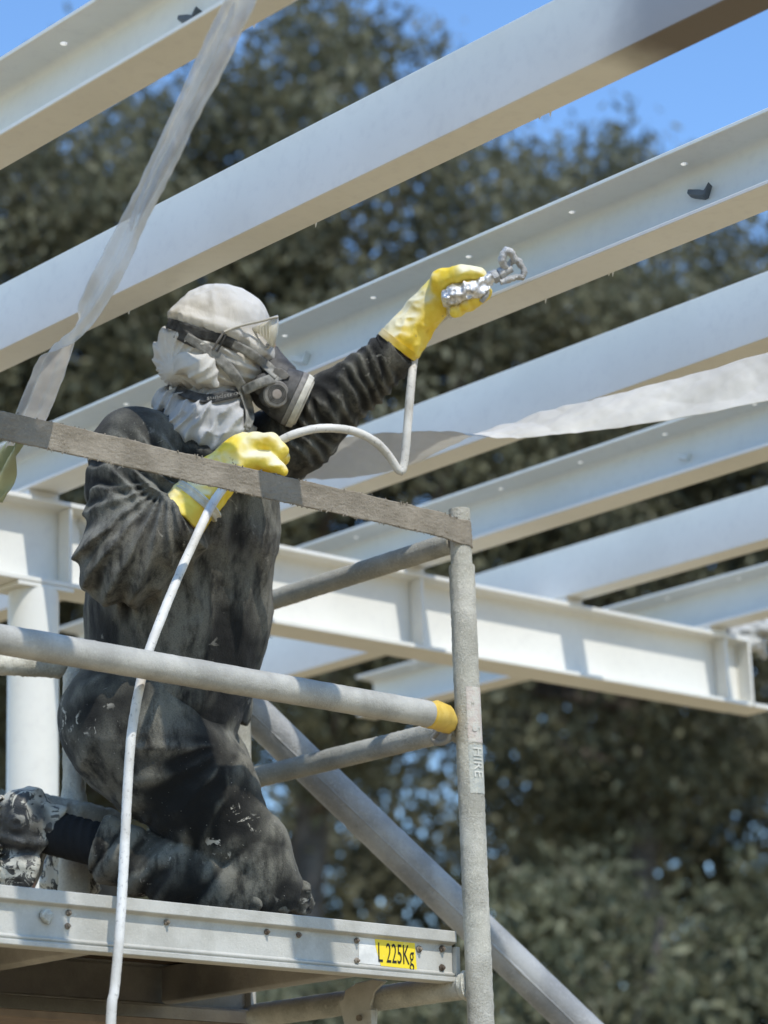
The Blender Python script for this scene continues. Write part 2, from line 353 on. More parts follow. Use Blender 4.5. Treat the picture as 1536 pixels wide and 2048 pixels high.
mb = MB(); mb.box(XR+0.0105, XR+0.10, YG+0.002, YG+GW-0.002, zb0+0.001, zb0+tf+0.001); put('tongue_plate', mb.mesh('tongue_plate', 0.001, 1), M_PAINT, gd)
for X in (3.585, 4.775, 6.06):
    mb = MB(); mb.box(X-0.005, X+0.005, YG+0.004, yc-0.006, zb0+tf+0.001, zt-tf-0.001); put('stiffener', mb.mesh('stiffener', 0.001, 1), M_PAINT, gd)
mb = MB(); mb.box(XR+0.0005, XR+0.010, YG+0.003, YG+GW-0.003, zb0+tf+0.001, zt-tf-0.001); put('end_plate', mb.mesh('end_plate', 0.001, 1), M_PAINT, gd)
for (xf, kind, wd, _) in JS:
    mb = MB(); mb.box(xf+0.004, xf+wd-0.004, YG+0.012, YG+GW-0.012, zt+0.0005, ZB-0.0005); put('packer', mb.mesh('packer', 0.001, 1), M_PAINT, gd)
cl = empty('steel_column', (3.512, yc, 0), 'round white steel column under the girder at the left, behind the kneeling person', 'column')
mb = MB(); mb.cyl((3.512, yc, 0.02), (3.512, yc, zb0-0.012), 0.0625, n=48); put('shaft', mb.mesh('shaft', smooth=0.7), M_PAINT, cl)
mb = MB(); mb.box(3.43, 3.594, yc-0.056, yc+0.056, zb0-0.0115, zb0-0.0006); put('cap_plate', mb.mesh('cap_plate', 0.001, 1), M_PAINT, cl)
mb = MB(); mb.box(3.36, 3.664, yc-0.15, yc+0.15, 0.004, 0.02); put('base_plate', mb.mesh('base_plate', 0.002, 1), M_PAINT, cl)

# ------------------------------------------------------------------ trees
M_LEAF = m_leaf('olive_leaves', (0.110, 0.108, 0.062), (0.21, 0.206, 0.122), (0.30, 0.297, 0.19))
M_LEAF2 = m_leaf('shrub_leaves', (0.125, 0.127, 0.070), (0.24, 0.238, 0.135), (0.36, 0.36, 0.23))
M_BARK = m_simple('grey_bark', (0.10, 0.085, 0.07), 0.9, scale=6, var=0.4, bump=0.8)
HF = np.array([FF[0], FF[1], 0]); HF /= np.linalg.norm(HF); HR = np.array([HF[1], -HF[0], 0])
def crown_np(clumps, nleaf, sig, size, rs):
    ci = rs.integers(0, len(clumps), nleaf); P = clumps[ci]+rs.normal(size=(nleaf, 3))*sig*np.array([1, 1, 0.8])
    d = rs.normal(size=(nleaf, 3)); d[:, 2] -= 0.8; d /= np.linalg.norm(d, axis=1)[:, None]; n = rs.normal(size=(nleaf, 3)); b = np.cross(d, n); b /= np.linalg.norm(b, axis=1)[:, None]
    L = (size*(0.6+0.8*rs.random(nleaf)))[:, None]; Wd = L*0.21
    up = np.cross(b, d)
    V = np.stack([P, P+d*L*0.45+b*Wd+up*L*0.06, P+d*L, P+d*L*0.45-b*Wd+up*L*0.06], 1).reshape(-1, 3)
    return V, np.arange(nleaf*4, dtype=np.int32).reshape(-1, 4)
def tree(dist, off, h, base, rx, rz_bias, ncl, nl, size, leaf, name, lab, cat, grp, seed, sig=0.30, top=1.0):
    rs = np.random.default_rng(seed); p = HF*dist+HR*off; root = empty(name, (p[0], p[1], 0), lab, cat, grp)
    # limbs first, clumps of leaves along and at the end of each
    pts = []; tubes = []
    lean = rs.normal(size=2)*0.35; tz = np.linspace(0, h*0.92, 10); wob = np.cumsum(rs.normal(size=(10, 2))*0.10, 0)
    trunk = np.stack([p[0]+lean[0]*tz/h+wob[:, 0], p[1]+lean[1]*tz/h+wob[:, 1], tz], 1); tr = np.interp(tz, [0, h], [0.018*h, 0.02]); tubes.append((resample(trunk, 0.5), None, 0.020*h, 0.03))
    while len(pts) < ncl:
        q = rs.normal(size=3); q /= np.linalg.norm(q); q *= rs.random()**0.42
        z = base+(h-base)*(q[2]*0.5+0.5); prof = math.sqrt(max(0.05, 1-((z-(base+(h-base)*rz_bias))/((h-base)*max(rz_bias, 1-rz_bias)))**2))
        c = np.array([p[0]+q[0]*rx*prof*1.25, p[1]+q[1]*rx*prof*1.25, z]); c += vnoise(c[None], 0.6, seed=seed % 9)[0]*0.5
        pts.append(c)
    pts = np.array(pts)
    for i in rs.choice(len(pts), min(34, len(pts)), replace=False):
        e = pts[i]; z0 = max(base*0.55, e[2]-rs.uniform(0.8, 2.5)); b = np.array([np.interp(z0, tz, trunk[:, j]) for j in range(3)]); b[2] = z0
        mid = (b+e)/2+rs.normal(size=3)*0.25; tubes.append((catmull([b, mid, e], 5), None, 0.05+0.002*h, 0.012))
    Vs, Qs, o = [], [], 0
    for C, _, r0, r1 in tubes:
        V, Q, _t = tube_np(C, np.linspace(r0, r1, len(C)), n=7, caps=False); Vs.append(V); Qs.append(Q+o); o += len(V)
    put('trunk', np_mesh('trunk', np.vstack(Vs), np.vstack(Qs)), M_BARK, root)
    V, Q = crown_np(pts, nl, sig, size, rs); put('crown', np_mesh('crown', V, Q, False), leaf, root)
    return root
TL = [ # dist, offset to the right, height, crown base, radius, label
 (27, -6.6, 15.9, 5.0, 3.4, 'tall olive green tree at the far left edge behind the frame'),
 (28.5, -3.3, 15.6, 6.2, 2.8, 'tall olive green tree rising behind the hanging tape on the left'),
 (27, -0.6, 15.7, 6.2, 2.8, 'tallest olive green tree, its top against the sky left of centre'),
 (29, 2.4, 14.9, 5.8, 2.6, 'tall olive green tree right of centre, topping out below the longest joist'),
 (27.5, 6.0, 14.0, 6.0, 1.9, 'slim tree at the right edge with twigs against the sky'),
 (28, 9.6, 14.6, 4.5, 3.2, 'broad tree standing outside the right edge of the view')]
for i, (d, o_, h_, b_, r_, lab) in enumerate(TL):
    tree(d, o_, h_, b_, r_, 0.5, 320, 46000, 0.155, M_LEAF, 'tall_tree', lab, 'tree', 'tall trees behind the frame', 100+i)
BL = [(41, -9.5, 14.5, 'at the far left'), (40, -5.0, 10.5, 'seen through gaps left of the white column'), (42, -0.6, 10.6, 'seen behind the kneeling person'), (41, 4.0, 15.5, 'seen through gaps right of the scaffold post'), (42, 8.6, 15, 'at the far right')]
for i, (d, o_, h_, wh) in enumerate(BL):
    tree(d, o_, h_, 0.9, 3.7, 0.45, 240, 26000 if h_ > 11 else 16000, 0.27, M_LEAF, 'rear_tree', 'dark tree of the rear row '+wh, 'tree', 'rear row of trees', 200+i, sig=0.42)
SL = [(20.5, 3.6, 5.0, 1.2, 'leafy shrub filling the lower right corner'), (21.5, 1.5, 4.5, 0.8, 'leafy shrub right behind the foot of the scaffold post'), (22, -0.7, 3.7, 0.8, 'low dark shrub showing between the diagonal tube and the platform'),
      (22, -3.2, 3.6, 0.8, 'low dark shrub behind the platform at the left'), (23, 5.4, 5.6, 1.0, 'leafy shrub at the right edge below the girder end')]
for i, (d, o_, h_, r_, lab) in enumerate(SL):
    tree(d, o_, h_, 0.4, 1.7, 0.5, 110, 21000, 0.15, M_LEAF2, 'shrub', lab, 'shrub', 'shrubs in front of the trees', 300+i, sig=0.24)
# ------------------------------------------------------------------ scaffold
PX, PY, PZ = 3.457, 3.56, 3.031                # near post, top of its spigot
FY = 4.27                                      # far post
RO = 0.0254
sc = empty('scaffold_end_frame', (PX, PY, 0), 'scaffold end frame of two posts and rungs, crusted with overspray', 'scaffold frame')
def line(a, b, step=0.006): return resample(np.array([a, b], float), step)
zz = [(0.05, RO), (2.915, RO)]
put('post', tube('post', line((PX, PY, 0.05), (PX, PY, 2.915)), RO, n=32, rough=0.0014, rf=130), M_POST, sc)
put('spigot', tube('spigot', line((PX, PY, 2.90), (PX, PY, PZ)), 0.0215, n=28, rough=0.0006, rf=120), M_POST, sc)
put('post', tube('post', line((PX, FY, 0.05), (PX, FY, PZ), 0.02), RO, n=20, rough=0.0008), M_POST, sc)
for z, r_ in ((2.968, 0.0215), (2.592, 0.0225), (2.093, 0.0245), (1.55, 0.0245), (1.0, 0.0245), (0.5, 0.0245)):
    put('rung', tube('rung', line((PX, PY+0.018, z), (PX, FY-0.018, z), 0.006 if z > 2 else 0.03), r_, n=24, rough=0.0010, rf=110, seed=int(z*10) % 7), M_TUBE, sc)
for z in (2.592, 2.093):
    put('weld_collar', tube('weld_collar', line((PX, PY+0.020, z), (PX, PY+0.034, z), 0.004), 0.029, n=20, rough=0.003, rf=150, seed=2), M_CRUST, sc)
# printed bands wrapped on the post, partly buried in overspray
def band(name, z0, z1, m, a0, a1, rr=RO+0.0008):
    ph = np.linspace(a0, a1, 26); mb = MB(); rows = []
    for z in np.linspace(z0, z1, 8):
        rows.append([(PX+rr*math.cos(a), PY+rr*math.sin(a), z) for a in ph])
    V = np.array(rows).reshape(-1, 3); n = 26; i = np.arange(7)[:, None]*n; j = np.arange(n-1)[None]
    put(name, np_mesh(name, V, np.stack([i+j, i+j+1, i+n+j+1, i+n+j], -1).reshape(-1, 4)), m, sc)
k = NT('faded_pink_label'); k.base(k.mix(k.ramp(k.noise(60, 4), 0.4, 0.6), (0.50, 0.43, 0.375), (0.53, 0.50, 0.43))).rough(0.8).bump(k.noise(230, 4), 0.5, 0.004); M_PINK = k.m
k = NT('faded_grey_label'); k.base(k.mix(k.ramp(k.noise(60, 4), 0.4, 0.6), (0.38, 0.39, 0.35), (0.47, 0.465, 0.40))).rough(0.8).bump(k.noise(230, 4), 0.5, 0.004); M_GLAB = k.m
M_WHITE = m_simple('white_print', (0.58, 0.565, 0.50), 0.8); M_BLACKP = m_simple('black_print', (0.015, 0.014, 0.012), 0.6)
vd = math.atan2(-FF[1], -FF[0])                # side of the post that faces the camera
band('printed_band', 2.555, 2.665, M_PINK, vd-0.1, vd+1.9); band('printed_band', 2.455, 2.550, M_GLAB, vd-0.1, vd+1.9)
def text_np(body, size, sx=1.0):
    cu = bpy.data.curves.new('t', 'FONT'); cu.body = body; cu.size = size; cu.resolution_u = 3; cu.fill_mode = 'FRONT'; ob = bpy.data.objects.new('t', cu)
    me = bpy.data.meshes.new_from_object(ob); V = np.array([v.co[:] for v in me.vertices]); F_ = [list(p.vertices) for p in me.polygons]
    bpy.data.objects.remove(ob); V[:, 0] *= sx; return V, F_
def raw_mesh(name, V, F_):
    me = bpy.data.meshes.new(name); me.from_pydata([tuple(map(float, v)) for v in V], [], F_); me.update(); return me
def finer(V, F_, cuts=3):
    bm = bmesh.new(); vs = [bm.verts.new(v) for v in V]
    for f_ in F_: bm.faces.new([vs[i] for i in f_])
    bmesh.ops.triangulate(bm, faces=bm.faces[:]); bmesh.ops.subdivide_edges(bm, edges=bm.edges[:], cuts=cuts, use_grid_fill=True); bm.verts.index_update()
    V = np.array([v.co[:] for v in bm.verts]); F_ = [[v.index for v in f_.verts] for f_ in bm.faces]; bm.free(); return V, F_
def post_text(body, size, ztop, ang):
    V, F_ = finer(*text_np(body, size, 1.0)); rr = RO+0.0026; h = V[:, 1].max()
    a = ang+(V[:, 1]-h/2)/rr
    put('lettering', raw_mesh('lettering', np.stack([PX+rr*np.cos(a), PY+rr*np.sin(a), ztop-V[:, 0]], 1), F_), M_WHITE, sc)
post_text('HIRE', 0.029, 2.546, vd+0.62); post_text('S', 0.029, 2.588, vd+0.62)

# mid guard rail with its yellow end hook
gr = empty('guard_rail', (2.4, 3.525, 2.60), 'grey aluminium mid guard rail tube with a yellow end hook', 'guard rail')
YR = 3.525
a = onY(-60, 1268, YR); b = onY(856, 1428, YR)
CR = resample(np.array([a+(a-b)*0.6, b]), 0.008); put('tube', tube('tube', CR, 0.0255, n=28, rough=0.0007, rf=60), M_RAIL, gr)
d = (b-a)/np.linalg.norm(b-a); e2 = np.array([PX-0.034, PY+0.022, b[2]+0.001]); v_ = e2-b; hk = np.array([b-d*0.004, b+v_*0.18+np.array([0, 0, 0.001]), b+v_*0.45+np.array([0, 0, 0.007]), b+v_*0.72+np.array([0, 0, 0.008]), e2])
V, Q, tri = tube_np(catmull(hk, 4), np.interp(np.linspace(0, 1, 17), [0, 0.2, 0.5, 0.8, 1], [0.0262, 0.0265, 0.0290, 0.0275, 0.020]), n=9, rough=0.0016, rf=70)
me = bpy.data.meshes.new('end_hook'); me.from_pydata(V.tolist(), [], Q.tolist()+[list(t) for t in tri]); me.polygons.foreach_set('use_smooth', [True]*len(me.polygons)); put('end_hook', me, M_YCAP, gr)
hp = [onX(878, 1462, PX-0.03), onX(866, 1478, PX-0.03), onX(882, 1486, PX-0.03), onX(897, 1478, PX-0.03), onX(898, 1456, PX-0.03)]
put('latch', tube('latch', catmull(hp, 6), 0.0055, n=10), M_ALUD, gr)
mb = MB(); c = onX(884, 1465, PX-0.026); mb.box(c[0]-0.004, c[0]+0.004, c[1]-0.022, c[1]+0.022, c[2]-0.024, c[2]+0.012); put('latch_plate', mb.mesh('latch_plate', 0.003, 2), M_ALUD, gr)

# webbing strap used as top rail, wrapped round the spigot
st = empty('webbing_strap', (2.6, 3.53, 2.98), 'flat beige webbing strap as top rail, crusted with overspray, in front of the chest', 'strap')
YS = 3.532
sp = [onY(-150, 815, YS), onY(0, 849, YS), onY(250, 905, YS), onY(500, 963, YS), onY(750, 1018, YS), onY(888, 1050, YS)]
sp = [np.array([p[0], YS, p[2]]) for p in sp]
C = resample(catmull(sp, 10), 0.006); wrap = [np.array([PX+0.0225*math.cos(t), PY+0.0225*math.sin(t), sp[-1][2]-0.002-0.004*i/16]) for i, t in enumerate(np.linspace(-2.3, 2.6, 26))]
C = resample(np.vstack([C, wrap]), 0.005); T, _, _ = frames(C); N = np.cross(T, [0, 0, 1.0]); N /= np.linalg.norm(N, axis=1)[:, None]
W = np.tile([0, 0, 0.0255], (len(C), 1)); hw = 1+0.03*vnoise(C, 30); W = W*hw[:, None]
put('webbing', ribbon('webbing', C, W, N, 0.003, 25, crease=0.0026, seed=3, fold=lambda t, s: 0.0005*np.random.default_rng(1).normal(size=(t.shape[0], s.shape[1]))), M_STRAP, st)
rs = np.random.default_rng(3); mb = MB()
for q in range(240):                            # frayed crust along the lower edge
    i = rs.integers(0, len(C)-12); p = C[i]-W[i]*(1 if rs.random() < 0.75 else -1)+N[i]*rs.uniform(-0.002, 0.001); L = rs.uniform(0.001, 0.0045); mb.cyl(p+np.array([0, 0, 0.002]), p+np.array([rs.normal()*0.002, rs.normal()*0.001, -L if rs.random() < 0.8 else L]), 0.0016, 0.0005, 5)
o = put('frayed_edge', mb.mesh('frayed_edge', smooth=1.0), M_STRAP, st); tag(o, kind='stuff')

# diagonal stabiliser tube behind the frame
sb = empty('stabiliser_tube', (PX, FY, 2.7), 'wide galvanised diagonal stabiliser tube running down to the right behind the post', 'scaffold tube')
a = at(455, 1375, 5.62); b = at(1165, 2058, 5.70); dd = (b-a)/np.linalg.norm(b-a); tt = (0.1-b[2])/dd[2]
C = resample(np.array([a, b+dd*max(0.3, tt)]), 0.012); put('tube', tube('tube', C, 0.0405, n=32, rough=0.0008, rf=40), M_GALV, sb)
e = np.cross(dd, FF); e /= np.linalg.norm(e)
put('seam', tube('seam', resample(np.array([a+dd*0.02-FF*0.039+e*0.014*0, b-FF*0.039]), 0.01), 0.0028, n=8, rough=0.0015, rf=60), M_GALV, sb)
mb = MB(); mb.cyl(b+dd*max(0.3, tt)-np.array([0, 0, 0.10]), b+dd*max(0.3, tt)-np.array([0, 0, 0.07]), 0.09, n=24); put('foot_pad', mb.mesh('foot_pad'), M_GALV, sb)

# ------------------------------------------------------------------ platform
pf = empty('work_platform', (3.444, 3.612, 2.197), 'aluminium scaffold platform the person kneels on, with a yellow load sticker', 'platform')
X0, X1, Y0, Y1, ZT = 1.55, 3.444, 3.612, 4.255, 2.197
def prof(y, s):   # side beam profile in (y, z); s = +1 near side, -1 far side (mirrored)
    q = [(-0.010, ZT), (-0.010, ZT-0.022), (0.004, ZT-0.026), (0.004, ZT-0.078), (-0.003, ZT-0.080), (-0.003, ZT-0.084), (0.001, ZT-0.086), (-0.008, ZT-0.088), (-0.008, ZT-0.097), (0.030, ZT-0.097), (0.030, ZT-0.093), (0.008, ZT-0.090), (0.008, ZT-0.020), (0.030, ZT-0.018), (0.030, ZT)]
    return [(y+s*a, z) for a, z in q]
mb = MB(); mb.prism(prof(Y0, 1), 0, X0, X1); put('side_beam', mb.mesh('side_beam', 0.0015, 1, 0.6), M_ALU, pf)
mb = MB(); mb.prism(prof(Y1, -1), 0, X0, X1+0.01); put('side_beam', mb.mesh('side_beam', 0.0015, 1, 0.6), M_ALUD, pf)
for q in range(6):
    ya = Y0+0.031+q*0.0965; mb = MB(); mb.box(X0, X1-0.004, ya, ya+0.0935, ZT-0.016, ZT-0.002); put('deck_board', mb.mesh('deck_board', 0.002, 1), M_DECK, pf)
for X in (3.225, 2.62, 2.05):
    mb = MB(); mb.prism([(X-0.018, ZT-0.019), (X+0.018, ZT-0.019), (X+0.018, ZT-0.090), (X+0.008, ZT-0.094), (X-0.008, ZT-0.094), (X-0.018, ZT-0.090)], 1, Y0+0.0305, Y1-0.0305); put('cross_beam', mb.mesh('cross_beam', 0.002, 1, 0.6), M_ALUD, pf)
mb = MB(); mb.prism([(2.64, ZT-0.0745), (2.66, ZT-0.0745), (3.20, ZT-0.0745), (3.18, ZT-0.0745)], 1, Y0+0.27, Y0+0.30) if False else None
mb.bm.free()
mb = MB(); mb.box(X0, X1-0.03, Y1-0.050, Y1-0.034, ZT-0.180, ZT-0.099); put('lower_frame', mb.mesh('lower_frame', 0.002, 1), M_ALUD, pf)
mb = MB(); mb.box(X0, X1-0.25, Y1-0.33, Y1-0.060, ZT-0.176, ZT-0.160); put('lower_deck', mb.mesh('lower_deck', 0.002, 1), M_DECK, pf)
for yy, m_ in ((Y0, M_ALU), (Y1-0.02, M_ALU)):       # end plates that hook over the rung
    mb = MB(); mb.prism([(yy-0.006, ZT-0.029), (yy+0.020, ZT-0.029), (yy+0.020, ZT-0.098), (yy-0.006, ZT-0.098)], 0, X1+0.0005, X1+0.011); put('end_plate', mb.mesh('end_plate', 0.001, 1), m_, pf)
mb = MB(); cpt = onY(560, 2000, 4.19); mb.prism([(X1-0.075, ZT-0.030), (X1+0.012, ZT-0.020), (X1+0.040, ZT-0.045), (X1+0.030, ZT-0.105), (X1-0.075, ZT-0.105)], 1, Y1+0.011, Y1+0.017); put('hook_plate', mb.mesh('hook_plate', 0.002, 1), M_ALU, pf)
def bolt(x, y, z, r_=0.0065, m=None, L=0.010):
    mb = MB(); mb.cyl((x, y, z), (x, y-0.004, z), r_, r_*0.95, 6); mb.cyl((x, y-0.004, z), (x+rg.uniform(-.001, .001), y-L, z-0.001), r_*0.55, r_*0.4, 8); put('bolt', mb.mesh('bolt', 0.0008, 1), m or M_RUST, pf)
for px, py in ((838, 1900), (884, 1898), (884, 1936), (713, 1878), (714, 1926), (135, 1871), (137, 1820), (333, 1827), (533, 1851), (597, 1858)):
    p = onY(px, py, Y0+0.003); bolt(p[0], Y0+0.0035, min(p[2], ZT-0.034), 0.0075 if px > 820 else 0.006)
p = onY(91, 1853, Y0+0.003); V = None
mb = MB(); bmesh.ops.create_icosphere(mb.bm, subdivisions=3, radius=0.013, matrix=Matrix.Translation((p[0], Y0+0.001, p[2])))
for v in mb.bm.verts: v.co.y = Y0+0.001+(v.co.y-Y0-0.001)*0.6; q = vnoise(np.array([v.co[:]]), 140)[0]; v.co += Vector((q, -abs(q), q))*0.004
put('paint_lump', mb.mesh('paint_lump', smooth=0.6), M_CRUST, pf)
pf.rotation_euler = (0, 0.0175, 0)
# load sticker
k = NT('yellow_sticker'); k.base(k.mix(k.ramp(k.noise(50, 4), 0.62, 0.75, 0, 0.5), (0.83, 0.62, 0.015), (0.75, 0.66, 0.35))).rough(0.45); M_STK = k.m
M_TORN = m_simple('torn_sticker_backing', (0.66, 0.65, 0.60), 0.8)
def web_poly(name, pts, off, m):
    V = [onY(x, y, Y0+0.004-off) for x, y in pts]; V = [(v[0], Y0+0.004-off, v[2]) for v in V]; return put(name, raw_mesh(name, V, [list(range(len(V)))]), m, pf)
YW = 0.0035
web_poly('torn_sticker', [(718, 1879), (752, 1882), (757, 1900), (764, 1934), (719, 1931)], 0.0006, M_TORN)
stk = web_poly('load_sticker', [(750, 1881.5), (830, 1888), (835, 1941), (763, 1935), (757, 1915), (752, 1897)], 0.0010, M_STK)
V, F_ = text_np('L 225Kg', 0.030, 0.62); 
o0 = onY(756, 1927, Y0+0.003); o1 = onY(829, 1932, Y0+0.003); dx = (o1-o0); sx = np.linalg.norm(dx)/V[:, 0].max(); 
Vt = np.stack([o0[0]+V[:, 0]*sx*dx[0]/np.linalg.norm(dx), np.full(len(V), Y0+0.0022), o0[2]+V[:, 1]*1.75+V[:, 0]*sx*dx[2]/np.linalg.norm(dx)], 1)
put('lettering', raw_mesh('lettering', Vt, F_), M_BLACKP, stk)
# bracket hanging from the rung below the platform
br = empty('ladder_bracket', (PX, 3.92, 2.0), 'grey hook bracket hanging on the rung below the platform', 'bracket')
pl = [(668, 2060), (690, 2060), (750, 2060), (752, 2018), (741, 2012), (748, 1984), (760, 1972), (772, 1962), (745, 1958), (712, 1966), (690, 1980), (686, 1998), (677, 2002)]
def quadplate(name, pts, X, th, m, root):
    mb = MB(); mb.prism([(q[1], q[2]) for q in (onX(x, y, X) for x, y in pts)], 0, X, X+th); return put(name, mb.mesh(name, 0.0015, 1), m, root)
quadplate('hook_plate', pl[1:], PX-0.032, 0.006, M_ALU, br)
mb = MB(); p = onX(742, 2030, PX-0.04); mb.box(PX-0.045, PX-0.0325, p[1]-0.006, p[1]+0.006, 1.75, p[2]+0.01); put('lip', mb.mesh('lip', 0.001, 1), M_ALU, br)
p = onX(720, 2036, PX-0.034); mb = MB(); mb.cyl((PX-0.0322, p[1], p[2]), (PX-0.040, p[1], p[2]), 0.006, n=6); put('bolt', mb.mesh('bolt'), M_RUST, br)
p = onX(716, 2060, PX-0.03); mb = MB(); mb.box(PX-0.030, PX-0.026, p[1]-0.03, p[1]+0.03, 1.2, p[2]+0.02); put('stile', mb.mesh('stile', 0.001, 1), M_ALU, br)

# far guard rail at the left, thick with paint
fr = empty('far_guard_frame', (3.045, 4.30, 2.2), 'pale paint crusted guard post and stub rail behind the kneeling person at the left', 'guard rail')
C = resample(np.array([onY(-120, 1318, 4.22), onY(112, 1334, 4.22), onY(124, 1337, 4.225)]), 0.006); put('rail', tube('rail', C, np.interp(np.linspace(0, 1, len(C)), [0, 0.97, 1], [0.022, 0.022, 0.012]), n=22, rough=0.004, rf=90, seed=4), M_CRUST, fr)
C = line((3.045, 4.30, 2.20), (3.045, 4.30, 2.83)); z = C[:, 2]; put('post', tube('post', C, np.interp(z, [2.2, 2.50, 2.54, 2.83], [0.034, 0.030, 0.024, 0.021]), n=22, rough=0.0035, rf=80, seed=5), M_CRUST, fr)
C = catmull([np.array([2.93, 4.30, 2.508]), np.array([3.0, 4.295, 2.498]), np.array([3.05, 4.28, 2.490]), np.array([3.13, 4.27, 2.478])], 8); put('coupler', tube('coupler', C, 0.020, n=16, rough=0.007, rf=60, seed=6), M_CRUST, fr)

# ------------------------------------------------------------------ hanging tapes
M_FILM = m_film('clear_dusty_film', (0.78, 0.745, 0.67), 0.45, 0.3, 0.40); M_TAPE = m_film('white_barricade_tape', (0.84, 0.83, 0.79), 0.42, 0.5); M_GREEN = m_film('green_tape', (0.46, 0.47, 0.27), 0.3)
def hang(path, per=14):
    """path of (x, y, distance, signed half width in px); returns centre line, half widths and normals"""
    A = catmull([np.array(p, float) for p in path], per); C = np.array([at(p[0], p[1], p[2]) for p in A]); T, _, _ = frames(C)
    W = np.cross(T, FF); W /= np.linalg.norm(W, axis=1)[:, None]; N0 = np.cross(W, T); N0 *= np.where((N0 @ FF) > 0, -1, 1)[:, None]
    hw = A[:, 3]*A[:, 2]/FPX; full = np.abs(hw).max()*1.4; Wv = W*hw[:, None]+N0*np.sqrt(np.maximum(0, full**2-hw**2)*0.8)[:, None]
    Nv = np.cross(Wv, T); Nv /= np.linalg.norm(Nv, axis=1)[:, None]
    return C, Wv, Nv
t1 = empty('hanging_film_strip', at(300, 400, 4.3), 'twisted clear plastic film strip hanging in front of the two leftmost joists', 'tape')
C, Wv, Nv = hang([(520, -80, 3.72, 40), (478, 10, 3.80, 40), (435, 100, 3.88, 40), (385, 200, 3.96, 37), (345, 285, 4.03, 34), (305, 370, 4.10, 31), (268, 445, 4.17, 31), (222, 540, 4.25, 33), (182, 610, 4.32, 30), (152, 655, 4.36, 20), (133, 678, 4.39, 5), (112, 708, 4.42, -20), (92, 755, 4.46, -24), (70, 805, 4.50, -24), (50, 850, 4.54, -22), (36, 884, 4.56, -20)])
fl = lambda t, s: 0.006*np.sin(s*4+t*5)*(0.3+t*0.6)+0.004*np.sin(s*9+t*9+2)*t
put('film', ribbon('film', C, Wv, Nv, 0.0006, 41, crease=0.003, seed=1, fold=fl), M_FILM, t1)
C2, W2, N2 = hang([(470, 18, 3.79, 9), (400, 160, 3.92, 12), (352, 255, 4.0, 9), (300, 362, 4.09, 7), (262, 455, 4.17, 8)]); put('folded_edge', ribbon('folded_edge', C2-np.array(FF)*0.012, W2, N2, 0.0006, 7, crease=0.002, seed=5), M_FILM, t1)
C, Wv, Nv = hang([(36, 880, 4.58, 15), (22, 912, 4.58, 17), (6, 955, 4.58, 17), (-10, 1000, 4.58, 14)]); put('knot_end', ribbon('knot_end', C, Wv, Nv, 0.001, 13, crease=0.006, seed=2, fold=lambda t, s: 0.012*np.sin(s*4+t*6)), M_GREEN, t1)
t2 = empty('barricade_tape', at(1100, 860, 5.4), 'twisted white barricade tape stretched across the joists right of the arm', 'tape')
C, Wv, Nv = hang([(500, 965, 5.62, 10), (560, 952, 5.60, 14), (620, 930, 5.57, 32), (690, 915, 5.54, 40), (760, 905, 5.51, 38), (830, 891, 5.48, 30), (905, 874, 5.45, 11), (960, 866, 5.43, -7), (1020, 858, 5.40, -18), (1090, 845, 5.37, -27), (1170, 830, 5.34, -31), (1260, 814, 5.30, -36), (1360, 795, 5.26, -40), (1450, 775, 5.22, -44), (1560, 748, 5.18, -47), (1700, 715, 5.12, -46), (1950, 650, 5.05, -44), (2250, 560, 4.95, -40), (2560, 450, 4.85, -20)], 26)
f2 = lambda t_, s: (lambda t: 0.005*np.sin(s*2.5+t*9)+0.006*(np.abs(np.sin(s*2.2-t*23+2*np.sin(t*11)))-0.6)*np.clip(np.sin(t*19)+0.4, 0, 1)+0.004*(np.abs(np.sin(s*3.1+t*37))-0.6))(t_*1.55)*0.55
put('tape', ribbon('tape', C, Wv, Nv, 0.0007, 41, crease=0.003, seed=4, fold=f2), M_TAPE, t2)
# ------------------------------------------------------------------ sculpting: distance fields meshed with surface nets
# local frame: (right, distance, up) of the viewpoint, in metres; LP turns a picture point and a distance into it
def LP(px, py, d): return np.array([(px-768)/FPX*d, d, -(py-1024)/FPX*d])
def L2W(V): V = np.asarray(V, float)*1.025; return CAM+V[..., 0:1]*RR+V[..., 1:2]*FF+V[..., 2:3]*UU
def s_cap(G, a, b, ra, rb, k=(1, 1, 1)):
    k = np.asarray(k, np.float32); pa = (G-a.astype(np.float32))*k; ba = ((b-a)*k).astype(np.float32)
    h = np.clip((pa @ ba)/max(1e-9, float(ba @ ba)), 0, 1); return np.sqrt(((pa-h[..., None]*ba)**2).sum(-1))-(ra+(rb-ra)*h)
def s_ell(G, c, r, ang=0.0):
    p = G-c.astype(np.float32); r = np.asarray(r, np.float32)
    if ang: ca, sa = math.cos(ang), math.sin(ang); p = np.stack([p[..., 0]*ca+p[..., 2]*sa, p[..., 1], -p[..., 0]*sa+p[..., 2]*ca], -1)
    k0 = np.sqrt(((p/r)**2).sum(-1)); k1 = np.sqrt(((p/(r*r))**2).sum(-1))+1e-6; return k0*(k0-1)/k1
def smin(a, b, k): h = np.maximum(k-np.abs(a-b), 0)/k; return np.minimum(a, b)-h*h*k*0.25
